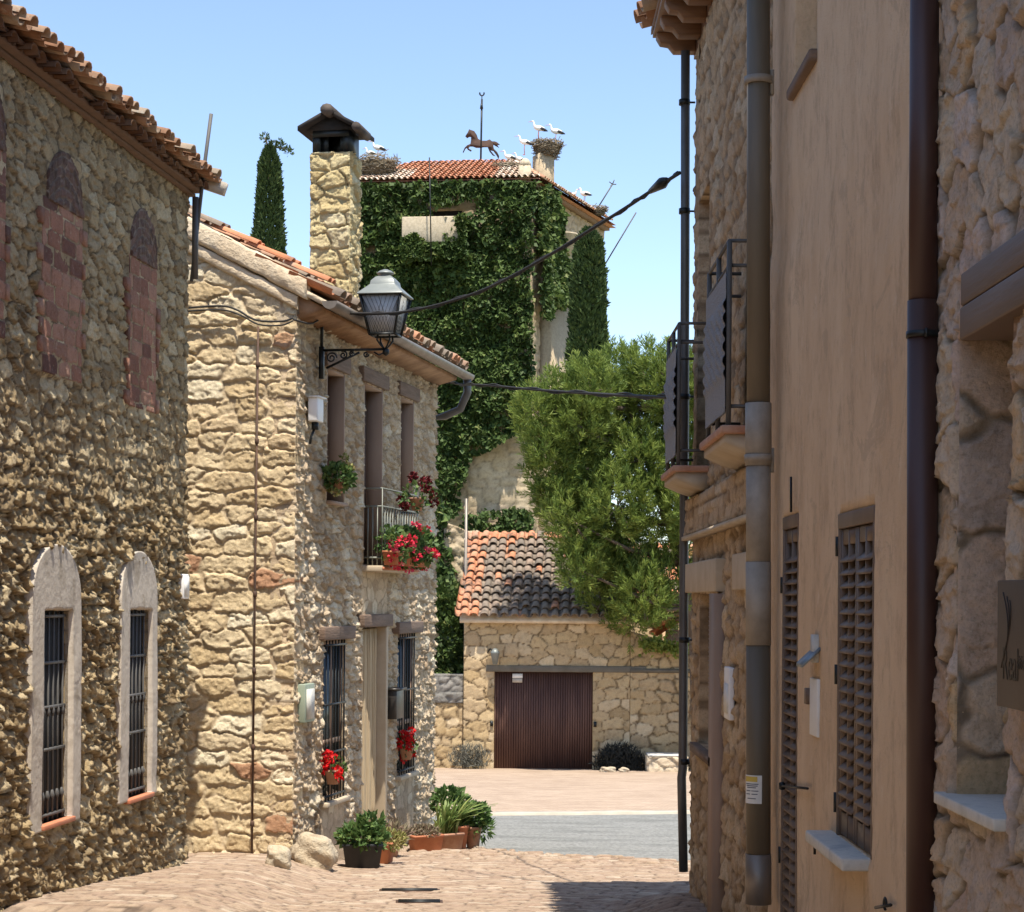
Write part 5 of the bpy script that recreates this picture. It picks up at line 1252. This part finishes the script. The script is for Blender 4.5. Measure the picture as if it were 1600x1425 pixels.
for k, (x, y, r) in enumerate(lobes):
    y = y + max(0, 640 - y) * .28
    dy = rg.uniform(-.9, .8); Yl = PY + dy; c = at(x, y, Yl); R = r * kp
    s0v = min(stems, key=lambda q: np.linalg.norm(q - c) + 2.0 * max(0, q[2] - c[2] + .4)); midp = (s0v + c) / 2 + np.array([0, 0, -.15])
    bm_.tube([s0v, midp, c], [.06, .045, .02], 6)
    # upward-swept shoots inside a plume
    r = r * .98; R = r * kp; ns = int(225 * (r / 45) ** 2)
    P0_, d0 = blob(ns, c, (R * .95, R * .95, R * 1.15), .35, rg)
    for p, d in zip(P0_, d0):
        dirv = d * .7 + np.array([0, 0, .85]) + rg.normal(0, .25, 3); dirv /= np.linalg.norm(dirv)
        ln = .22 + .16 * rg.random()
        m_ = 22; tt_ = rg.random(m_); Pn = p + dirv * (tt_ * ln)[:, None]
        Dn = rg.normal(0, .8, (m_, 3)); Dn -= dirv * (Dn @ dirv)[:, None] * 1; Dn = Dn / np.linalg.norm(Dn, axis=1)[:, None] * .8 + dirv * .9
        cc = np.clip(rg.normal(.45, .2) + rg.normal(0, .12, m_), 0, 1)
        nd.leaves(Pn, Dn, .12 + .06 * rg.random(m_), .024, np.stack([cc] * 3, 1))
    for q_ in range(5): bm_.tube([c, c + blob(1, (0, 0, 0), (R * .8, R * .8, R), .6, rg)[0][0]], .012, 4, caps=False)
bm_.build('limb', M['bark'], PT); nd.build('crown', M['pine'], PT)
# bright creeper on the shaded wall under the pine
q = MB(); n = 500; P_ = np.stack([X(1000) + 1.1 * RNG.random(n), GYd - .12 - .2 * RNG.random(n), Z(1003) + RNG.normal(0, .1, n) - 0], 1); P_[:, 2] -= (P_[:, 0] - X(1000)) * .12
q.leaves(P_, RNG.normal(0, .6, (n, 3)) + [0, -.5, -.3], .11, .09, np.stack([.7 + .3 * RNG.random(n)] * 3, 1))
q2 = thing('creeper', 'pale green creeper along the top of the shaded wall beside the shed', 'climbing plant', (X(1020), GYd, Z(1003))); q.build('foliage', M['pine'], q2)

# ================================================================== RIGHT SIDE
FR = Fr((1.335, 9.93), (.0, 1), (-1, 0))
def ry(px): return F * 1.335 / (px - CX) - 9.93
sEnd = 14.2 - 9.93
RH = thing('stone_townhouse', 'narrow stone townhouse with two screened balconies and carved wooden eaves', 'house', (1.34, 12, -.7))
zRt = EYE + (935 - 78) / F * 14.2
hd_ = (FR.hit(1122, 1050)[0], FR.hit(1094, 1050)[0], FR.hit(1108, 1172)[1], FR.hit(1100, 928)[1])
hD2 = (FR.hit(1140, 1300)[0] - .35, FR.hit(1140, 1300)[0], -1.3, FR.hit(1140, 930)[1]) 
bA = (FR.hit(1130, 600)[0], FR.hit(1104, 600)[0], FR.hit(1125, 672)[1], FR.hit(1117, 330)[1])
zfl = EYE + .87
bW1 = (.35, 1.1, zfl + .05, zfl + 2.0)
bW2 = (3.2, 3.95, zfl + .05, zfl + 2.0)
stone_wall('street_wall', FR, 0, sEnd, -1.3, zRt, .022, (.26, .17), .026, M['stone_right'], RH, holes=[hd_, bW1, bW2], seed=121, jit=.4, joint=.25, rough=1., depth=.25, base=-.012)
MB().box(0, sEnd, -6, -.26, -1.5, zRt - .02, FR).build('rear_wall', M['stone_right'], RH)
FRe = Fr((1.335, 14.2), (1, 0), (0, 1))
stone_wall('end_wall', FRe, .0, 6, -1.4, zRt, .06, (.34, .22), .04, M['stone_right'], RH, seed=122, jit=.4, joint=.3, rough=.6, depth=.2)
for h in (bW1, bW2):
    wv = MB(); wv.box(h[0], h[1], -.2, -.18, h[2], h[3], FR); wo = wv.build('balcony_door', M['wood_brown'], RH)
wv = MB(); wv.box(hd_[0], hd_[1], -.16, -.14, hd_[2], hd_[3], FR); wo = wv.build('window', M['dark'], RH)
bl = MB(); zmid = FR.hit(1108, 1100)[1]
for i in range(24):
    z = hd_[3] - .02 - (hd_[3] - zmid) * i / 24; bl.bar(FR.w(hd_[0] + .01, -.07, z), FR.w(hd_[1] - .01, -.07, z), .045, .008, side=(-.6, 0, .8))
bl.build('blind', M['pipe_metal'], wo)
MB().box(hd_[0] - .1, hd_[1] + .12, -.1, .06, hd_[2] - .06, hd_[2] - .002, FR).build('window_sill', M['wood_dark'], RH)
lb_ = (FR.hit(1131, 900)[0], FR.hit(1077, 900)[0]); MB().box(lb_[0], lb_[1], -.05, .055, hd_[3] + .01, FR.hit(1100, 878)[1], FR).build('stone_lintel', M['concrete'], RH, bevel=.008)
MB().box(.12, FR.hit(1158, 900)[0], -.05, .055, FR.hit(1160, 922)[1], FR.hit(1160, 866)[1], FR).build('stone_lintel', M['concrete'], RH, bevel=.008)
MB().box(FR.hit(1131, 1000)[0], FR.hit(1122, 1000)[0] - .01, -.02, .06, -1.1, hd_[3], FR).build('door_post', M['jamb'], RH)
pn_ = MB(); za, zb_ = FR.hit(1120, 812)[1] - .06, FR.hit(1120, 775)[1] + .05
stone_wall('brick_band', FR, .1, sEnd, za, zb_, .02, (.3, .075), .02, M['brick'] if False else M['stone_right'], RH, seed=131, jit=.05, p=8, joint=.15, depth=.03, base=.05, warp=.2)
MB().box(.1, sEnd, .0, .085, za - .03, za - .002, FR).build('string_course', M['concrete'], RH)
wx_ = rect(FR, 1140, 1148, 1042, 1124)
wb = thing('meter_box', 'tall white meter box on the shaded townhouse wall', 'meter box', FR.w(wx_[0], 0, wx_[2])); MB().box(wx_[0], wx_[1], .0, .035, wx_[2], wx_[3], FR).build('case', M['white'], wb, bevel=.008); MB().box(wx_[0] + .03, wx_[1] - .03, .035, .04, wx_[2] + .04, wx_[3] - .1, FR).build('cover', M['paper'], wb)
# balconies
def balcony(s0, s1, out, label, seed):
    t = thing('screened_balcony', label, 'balcony', FR.w(s0, 0, zfl), 'balconies of the townhouse')
    MB().prism([(0, zfl - .13), (out - .08, zfl - .09), (out + .02, zfl - .045), (out + .02, zfl), (0, zfl)], Fr(FR.w(s0 - .04, 0, 0)[:2], FR.n[:2], FR.d[:2]), 0, s1 - s0 + .08).build('floor_slab', M['concrete'], t)
    MB().box(s0 - .07, s1 + .07, 0, out + .045, zfl, zfl + .045, FR).build('tile_edge', M['terracotta_old'], t, bevel=.01)
    top = zfl + 1.02
    for zz in (top, top - .13, zfl + .15): MB().tube([FR.w(s0, 0.02, zz), FR.w(s0, out, zz), FR.w(s1, out, zz), FR.w(s1, .02, zz)], .010, 6).build('rail', M['iron_grey'], t)
    for s in (s0, (s0 + s1) / 2, s1): MB().box(s - .02, s + .02, out - .012, out + .012, zfl + .04, top, FR).build('post', M['iron_grey'], t)
    ns, nz = 26, 60; S = np.linspace(s0, s1, ns); Zz = np.linspace(zfl + .12, top - .16, nz); SS, ZZ = np.meshgrid(S, Zz)
    wv_ = .02 * np.sin(SS * 40 + np.sin(ZZ * 6)) * 0 + .012 * (fbm(SS * 8, ZZ * 3, seed) - .5)
    mid_ = sst(.28, .34, (ZZ - zfl) / 1.0) * sst(.74, .68, (ZZ - zfl) / 1.0)
    wv_ = wv_ + mid_ * .018 * np.abs(np.sin(ZZ * 42 + 2 * np.floor(SS * 14)))
    V = FR.w(SS, out + .018 + wv_, ZZ).reshape(-1, 3); V2 = FR.w(SS, out + .006 + wv_ * 0, ZZ).reshape(-1, 3); i, j = np.meshgrid(np.arange(ns - 1), np.arange(nz - 1)); q = j * ns + i; Q = np.stack([q, q + 1, q + ns + 1, q + ns], -1).reshape(-1, 4)
    link_mesh('screen', np.vstack([V, V2]), [Q, Q[:, ::-1] + ns * nz], M['cane'], t, True)
o1 = .13
balcony(FR.hit(1138, 640, .205)[0], FR.hit(1107, 640, .205)[0], .205, 'nearer grey screened balcony on the townhouse, higher in view', 1)
balcony(FR.hit(1060, 700, .205)[0], FR.hit(1043.5, 700, .205)[0], .205, 'farther grey screened balcony on the townhouse, beside the grey drainpipe', 2)
# eaves with carved rafter ends
ez = zRt
ee = MB(); ee.box(-.2, sEnd + .22, -.2, .31, ez + .16, ez + .20, FR); ee.build('eave_boards', M['rafter'], RH)
for i in range(11):
    s = sEnd + .12 - i * .4
    rfm = MB(); P_ = [(0, ez + .02), (.16, ez + .02), (.20, ez + .07), (.26, ez + .08), (.29, ez + .13), (.29, ez + .16), (0, ez + .16)]
    rfm.prism([(a, b) for a, b in P_], Fr(FR.w(s, 0, 0)[:2], FR.n[:2], FR.d[:2]), -.06, .06); rfm.build('rafter_end', M['rafter'], RH, bevel=.006)
MB().box(-.2, sEnd + .22, -.2, .0, ez - .0, ez + .16, FR).build('wall_plate', M['rafter'], RH)
t3 = MB(); upR = -FR.n * .94 + nup * .34; tile_field(t3, FR.w(-.3, .37, ez + .21), FR.d, upR, 22, 8, .22, .37, .092, seg=6, seed=44, jit=1.4); t3.build('roof_tiles', M['tile_brown'], RH)
rf = MB(); q = [FR.w(s, o, ez + .2 + (.32 - o) * .36 + dz) for dz in (0, .04) for s, o in ((-.3, .32), (sEnd + .28, .32), (sEnd + .28, -3), (-.3, -3))]; rf.hexa(q); rf.build('roof', M['rafter'], RH)
# grey drainpipe
gp = MB(); gpts = [at(1071, 80, 14.25), at(1070.5, 400, 14.25), at(1069, 800, 14.25), at(1067, 1200, 14.25), at(1065, 1215, 14.25), at(1068, 1362, 14.25)]
gp.tube(gpts, .034, 12)
gp.build('drainpipe', M['pipe_grey'], RH, smooth=True)
for y in (160, 330, 620, 1000, 1190):
    gc = MB(); p = at(1069.5, y, 14.25); gc.lathe(p, [(.036, -.02), (.042, -.02), (.042, .02), (.036, .02)], 12); gc.tube([p, p + np.array([.08, 0, 0])], .008, 5)
    gc.build('pipe_clamp', M['iron'], RH)

# stucco house
FU = Fr((1.335, 9.93), (0, -1), (-1, 0))      # s runs towards camera
SH = thing('stucco_house', 'peach stucco house with brown louvred shutters on the right', 'house', (1.34, 8, -.6))
zUt = 5.2
wA = (FU.hit(1312, 1000)[0], FU.hit(1368, 1000)[0], FU.hit(1340, 1350)[1] + .06, FU.hit(1340, 797)[1])
dA = (FU.hit(1225, 1000)[0], FU.hit(1249, 1000)[0], -1.3, FU.hit(1237, 806)[1])
wU = (FU.hit(1245, 50)[0], FU.hit(1278, 50)[0], FU.hit(1262, 105)[1], zUt - .1)
SU = FU.hit(1470, 900)[0]
stone_wall('wall', FU, .003, SU, -1.3, zUt, .03, (3, 3), .012, M['stucco'], SH, holes=[wA, dA, wU], seed=141, depth=.2, edge=.01, rough=.6)
MB().box(0.003, SU, -6, -.19, -1.4, zUt, FU).build('rear_wall', M['stucco'], SH)
tr_ = MB(); tr_.box(-.2, SU + .1, -.2, .32, zUt, zUt + .08, FU); tr_.build('eave', M['rafter'], SH)
MB().hexa([FU.w(s, o, zUt + .08 + (.4 - o) * .33 + dz) for dz in (0, .08) for s, o in ((-.2, .38), (SU + .1, .38), (SU + .1, -4), (-.2, -4))]).build('roof', M['tile_eave'], SH)
def shutter(h, leaves_, name, ym_top, tilt=.03):
    g = MB(); g.box(h[0], h[1], -.03, .012, h[3] - .06, h[3] + .0, FU); g.box(h[0], h[0] + .02, -.05, .01, h[2], h[3], FU); g.box(h[1] - .02, h[1], -.05, .01, h[2], h[3], FU)
    wo = g.build('shutter_frame', M['shutter'], SH, bevel=.004)
    w_ = (h[1] - h[0] - .04) / leaves_
    for k in range(leaves_):
        a0 = h[0] + .02 + k * w_; a1 = a0 + w_ - .008; q = MB()
        for x0, x1 in ((a0, a0 + .035), (a1 - .035, a1), ((a0 + a1) / 2 - .012, (a0 + a1) / 2 + .012)): q.box(x0, x1, -.035, .0, h[2] + .01, h[3] - .065, FU)
        q.box(a0, a1, -.035, -.002, h[2] + .01, h[2] + .10, FU); q.box(a0, a1, -.035, -.002, h[3] - .125, h[3] - .065, FU)
        nn = int((h[3] - h[2] - .24) / .052)
        for i in range(nn):
            z = h[2] + .12 + i * .052
            q.hexa([FU.w(x, o, zz) for o_, (o, zz) in enumerate(((-.036, z + .03),)) for x in ()] or [FU.w(a0 + .03, -.036, z + .038), FU.w(a1 - .03, -.036, z + .038), FU.w(a1 - .03, .010, z - .004), FU.w(a0 + .03, .010, z - .004), FU.w(a0 + .03, -.036, z + .046), FU.w(a1 - .03, -.036, z + .046), FU.w(a1 - .03, .010, z + .004), FU.w(a0 + .03, .010, z + .004)])
        q.build('shutter', M['shutter'], SH)
    MB().box(h[0], h[1], -.15, -.13, h[2], h[3], FU).build('window', M['dark'], SH)
    for fz in (.1, .5, .9): MB().tube([FU.w(h[0] - .005, .01, h[2] + fz * (h[3] - h[2]) - .04), FU.w(h[0] - .005, .01, h[2] + fz * (h[3] - h[2]) + .04)], .01, 8).build('hinge', M['iron'], SH)
shutter(wA, 2, 'window', 0); shutter(dA, 1, 'door', 0)
MB().box(wA[0] - .16, wA[1] - .05, -.05, .11, wA[2] - .05, wA[2] - .002, FU).build('window_sill', M['sill_stone'], SH, bevel=.008)
MB().box(wU[0], wU[1], -.12, -.1, wU[2], wU[3], FU).build('window', M['plaster_grey'], SH)
MB().box(wU[0] - .03, wU[1] + .03, -.05, .045, wU[2] - .06, wU[2] - .002, FU).build('window_sill', M['wood_dark'], SH, bevel=.015)
s, z = FU.hit(1269, 1024, .03)
q = thing('wall_light_shade', 'small blue-grey tin shade jutting from the stucco between the shutters', 'lamp shade', FU.w(s, 0, z))
MB().hexa([FU.w(s + a, o, z + zz) for a, o, zz in ((-.09, .0, .03), (.09, .0, .03), (.09, .085, -.05), (-.09, .085, -.05), (-.09, .0, .045), (.09, .0, .045), (.09, .085, -.035), (-.09, .085, -.035))]).build('shade', M['blue_grey'], q)
MB().box(s - .05, s + .05, .0, .03, z - .03, z + .09, FU).build('bracket', M['sill_stone'], q)
bx = rect(FU, 1272, 1284, 1060, 1150)
q = thing('doorbell_panel', 'narrow pale panel below the tin shade on the stucco wall', 'panel', FU.w(bx[0], 0, bx[2])); MB().box(bx[0], bx[1], .005, .02, bx[2], bx[3], FU).build('plate', M['paper'], q, bevel=.003)
MB().box(bx[0] - .09, bx[0] - .02, .005, .03, bx[3] - .12, bx[3] - .05, FU).build('button_box', M['shutter'], q)
for k, (pts, lb) in enumerate([([(1222, 1228), (1262, 1232)], 'thin iron shutter bar across the narrow door shutter'), ([(1273, 1298), (1273, 1335)], 'small iron cross-shaped hook above the window sill'), ([(1236, 745), (1236, 800)], 'short iron rod above the narrow door shutter'), ([(1368, 1418), (1392, 1414)], 'curled iron hold-back at the bottom below the wide shutters')]):
    q = MB(); P_ = [FU.w(FU.hit(x, y, .03)[0], .03, FU.hit(x, y, .03)[1]) for x, y in pts]; q.tube(P_, .006, 6)
    if k == 0: q.lathe(P_[0], [(.005, -.02), (.016, -.015), (.016, .015), (.005, .02)], 8)
    if k == 1:
        a_ = FU.hit(1290, 1317, .03); b_ = FU.hit(1273, 1317, .03); q.tube([FU.w(b_[0], .03, b_[1]), FU.w(a_[0], .0, a_[1])], .005, 6)
    if k == 3:
        c_0 = FU.hit(1383, 1412, .03); q.tube([FU.w(c_0[0] + .02 * math.cos(a), .03, c_0[1] + .02 * math.sin(a)) for a in np.linspace(0, 5, 10)], .005, 6)
    tag(q.build('iron_hook', M['iron'], smooth=True), lb, 'iron hook', 'ironwork on the stucco wall')

# big pipe between the houses: brown upper, grey metal sleeves, brown again
BPp = thing('large_drainpipe', 'thick drainpipe between the stone and stucco houses, grey metal in its middle', 'drainpipe', at(1185, 1400, 9.55))
Yp = 9.55; kpx = Yp / F
def seg(y0, y1, w0, nm, mt, xa=1185, xb=1185):
    MB().tube([at(xa, y0, Yp), at(xb, y1, Yp)], w0 * kpx, 24).build(nm, M[mt], BPp, smooth=True)
for nm, y0, y1, w0, mt in (('upper_pipe', -60, 632, 18, 'pipe_olive'), ('metal_sleeve', 630, 728, 20.5, 'pipe_metal'), ('metal_sleeve', 726, 880, 19.2, 'pipe_metal'), ('metal_sleeve', 878, 1008, 19.8, 'pipe_metal'), ('lower_pipe', 1006, 1336, 19, 'pipe_olive'), ('foot_pipe', 1334, 1412, 20.2, 'zinc')):
    m_ = MB(); top_ = at(1185 + (632 - y0) * 0, y0, Yp); bt_ = at(1185, y1, Yp); m_.tube([bt_, top_], w0 * kpx, 28); m_.build(nm, M[mt], BPp, smooth=False)
for o_ in BPp.children:
    for pgn in o_.data.polygons: pgn.use_smooth = len(pgn.vertices) == 4
for y in (126, 716):
    p = at(1185, y, Yp); m_ = MB(); m_.lathe(p, [(20 * kpx, -.018), (22 * kpx, -.018), (22 * kpx, .018), (20 * kpx, .018)], 24); m_.box(18 * kpx + p[0], p[0] + 24 * kpx, p[1] - .02, p[1] + .02, p[2] - .07, p[2] + .05); m_.build('pipe_clamp', M['pipe_metal'], BPp)
PS = thing('paper_notice', 'white printed notice taped round the thick drainpipe', 'notice', at(1176, 1255, Yp - .07))
Rn = 19.6 * kpx + .002; c0 = at(1185, 1232, Yp)
def wrap(a0, a1, z0, z1, r, nm, mt, dx=0):
    A = np.linspace(a0, a1, 10); V = [np.array([c0[0] + r * math.cos(a), c0[1] + r * math.sin(a), z]) for z in (z0, z1) for a in A]; V2 = [np.array([c0[0] + (r - .001) * math.cos(a), c0[1] + (r - .001) * math.sin(a), z]) for z in (z0, z1) for a in A]
    i = np.arange(9); Q = np.stack([i, i + 1, i + 11, i + 10], 1); m_ = MB(); m_.add(V, [Q]); m_.add(V2, [Q[:, ::-1]]); return m_
zt_, zb2 = at(1176, 1210, Yp)[2], at(1176, 1254, Yp)[2]
a0, a1 = math.radians(180 + 8), math.radians(180 + 98)
m_ = wrap(a0, a1, zb2, zt_, Rn, '', ''); m_.build('sheet', M['paper'], PS)
m_ = wrap(a0 + .1, a1 - .35, zt_ - .032, zt_ - .006, Rn + .0015, '', ''); m_.build('yellow_band', M['yellow'], PS)
tx = MB()
for i, (f0, f1) in enumerate([(.05, .95), (.1, .9), (.15, .8), (.1, .45), (.5, .95), (.08, .42), (.52, .9), (.2, .8)]):
    z = zt_ - .043 - [0, .009, .018, .034, .034, .05, .05, .072][i]
    A = np.linspace(a0 + .1 + (a1 - a0 - .3) * f0, a0 + .1 + (a1 - a0 - .3) * f1, 8)
    V = [np.array([c0[0] + (Rn + .0015) * math.cos(a), c0[1] + (Rn + .0015) * math.sin(a), zz]) for zz in (z - .0022, z + .0022) for a in A]; k_ = np.arange(7); tx.add(V, [np.stack([k_, k_ + 1, k_ + 9, k_ + 8], 1)])
tx.build('print', M['ink'], PS)

# dark brown pipe
DPp = thing('brown_drainpipe', 'glossy dark brown drainpipe between the stucco wall and the near stone wall', 'drainpipe', at(1443, 1420, 5.95))
Yb = 5.95; kb = Yb / F
MB().tube([at(1445, -60, Yb), at(1442, 520, Yb)], 22.5 * kb, 28).build('upper_pipe', M['pipe_brown'], DPp)
MB().tube([at(1442, 470, Yb), at(1440, 1480, Yb)], 24.0 * kb, 28).build('lower_pipe', M['pipe_brown'], DPp)
for o_ in DPp.children:
    for pgn in o_.data.polygons: pgn.use_smooth = len(pgn.vertices) == 4
p = at(1442, 523, Yb); MB().lathe(p, [(24.2 * kb, -.01), (26 * kb, -.01), (26 * kb, .01), (24.2 * kb, .01)], 28).lathe(p + np.array([0, -26 * kb, 0]), [(.002, -.015), (.007, -.012), (.007, .012), (.002, .015)], 8).build('pipe_clamp', M['iron'], DPp)

# near stone wall with niche window
NX = 1.325
FN = Fr((NX, 5.97), (0, -1), (-1, 0))
NH = thing('near_stone_house', 'near rough stone house wall with a niche window under a wooden beam', 'house', (NX, 5, -.4))
# recess: s from x=1500 to x=1583
n0 = FN.hit(1497, 900)[0]; n1 = FN.hit(1583, 900)[0]; nz0 = FN.hit(1500, 1245)[1]; nz1 = FN.hit(1500, 530)[1]
stone_wall('street_wall', FN, 0, 1.7, -.5, 3.7, .0075, (.18, .24), .03, M['stone_near'], NH, holes=[(n0, n1, nz0, nz1)], seed=151, jit=.42, joint=.12, rough=.9, depth=.02, edge=.012, p=3.2, base=-.006)
# far jamb of the niche faces the camera
FJ = Fr((NX, 5.97 - n0 + .0), (1, 0), (0, -1))
stone_wall('niche_jamb', FJ, .0, .42, nz0, nz1, .0085, (.42, .30), .02, M['stone_near'], NH, seed=162, jit=.3, joint=.1, rough=.5, p=4, depth=.05, base=.002)
nbw = MB(); nbw.box(0, 2.2, -1.5, -.43, -1.2, 5.5, FN); nbw.box(0, n0 - .06, -.43, -.03, -1.2, 5.5, FN); nbw.box(n1, 2.2, -.43, -.03, -1.2, 5.5, FN); nbw.box(n0, n1, -.43, -.03, -1.2, nz0 - .02, FN); nbw.box(n0, n1, -.43, -.03, nz1, 5.5, FN); nbw.box(2.2, 15, -6, .02, -1.2, 5.5, FN); nbw.box(0, 2.2, -6, -1.5, -1.2, 5.5, FN); nbw.box(0, 1.7, -.03, .0, 3.7, 5.5, FN); nbw.box(1.7, 2.2, -.03, .0, -1.2, 5.5, FN); nbw.build('rear_wall', M['stone_near'], NH)
bm0 = FN.hit(1494, 480, .05)[0]; zbt = FN.hit(1494, 432, .04)[1]; zbb = FN.hit(1494, 535, .04)[1]
wl = MB(); wl.box(bm0, 2.2, -.2, .04, zbb, (zbb + zbt) / 2 - .002, FN); wl.box(bm0, 2.2, -.2, .038, (zbb + zbt) / 2 + .002, zbt, FN); wl.build('beam', M['wood_brown'], NH, bevel=.006)
MB().box(n0 - .06, n1 + .03, -.42, .055, nz0 - .03, nz0 + .005, FN).build('window_sill', M['sill_stone'], NH, bevel=.005)
MB().box(-0.05, 15, -3, .3, 5.5, 5.6, FN).build('roof', M['tile_eave'], NH)
# sign
PSg = thing('brown_sign', 'dark brown sign panel with tall black lettering on the near stone wall', 'sign', FN.w(FN.hit(1560, 1000, .09)[0], .09, 1.3))
sg0 = FN.hit(1558, 1000, .09)[0]; zs1 = FN.hit(1560, 907, .09)[1]; zs0 = FN.hit(1560, 1103, .09)[1]
MB().box(sg0, sg0 + .62, .075, .09, zs0, zs1, FN).build('panel', M['sign_brown'], PSg, bevel=.002)
def text(body, s, z, hgt, cond, parent):
    cu_ = bpy.data.curves.new('lettering', 'FONT'); cu_.body = body; cu_.size = 1; cu_.extrude = .02
    tmp = bpy.data.objects.new('lettering', cu_); dg = bpy.context.evaluated_depsgraph_get(); COL.objects.link(tmp); dg.update()
    me = bpy.data.meshes.new_from_object(tmp.evaluated_get(dg)); COL.objects.unlink(tmp); bpy.data.objects.remove(tmp)
    P_ = np.array([v.co[:] for v in me.vertices]); zz = P_[:, 1] * hgt / .7; ss = P_[:, 0] * hgt / .7 * cond
    W_ = FN.w(s + ss, .0912 + P_[:, 2] * .02, z + zz) - offset_of(parent)
    for v, w_ in zip(me.vertices, W_): v.co = w_
    me.materials.append(M['sign_ink']); o = bpy.data.objects.new('lettering', me); COL.objects.link(o); o.parent = parent; return o
kz = (5.97 - sg0) / F
text('Real', sg0 + .055, FN.hit(1564, 1060, .09)[1], 50 * kz, .78, PSg)
text('sitio', sg0 + .20, FN.hit(1588, 1045, .09)[1], 22 * kz, .75, PSg)
q = MB(); T = np.linspace(0, 1, 12)
for k in range(3): q.tube([FN.w(sg0 + .06 + .05 * math.sin(t * 3 + k * .5) + k * .012, .091, zs1 - .03 - t * .17 - k * .01) for t in T], .0014, 4)
q.build('emblem', M['sign_ink'], PSg)
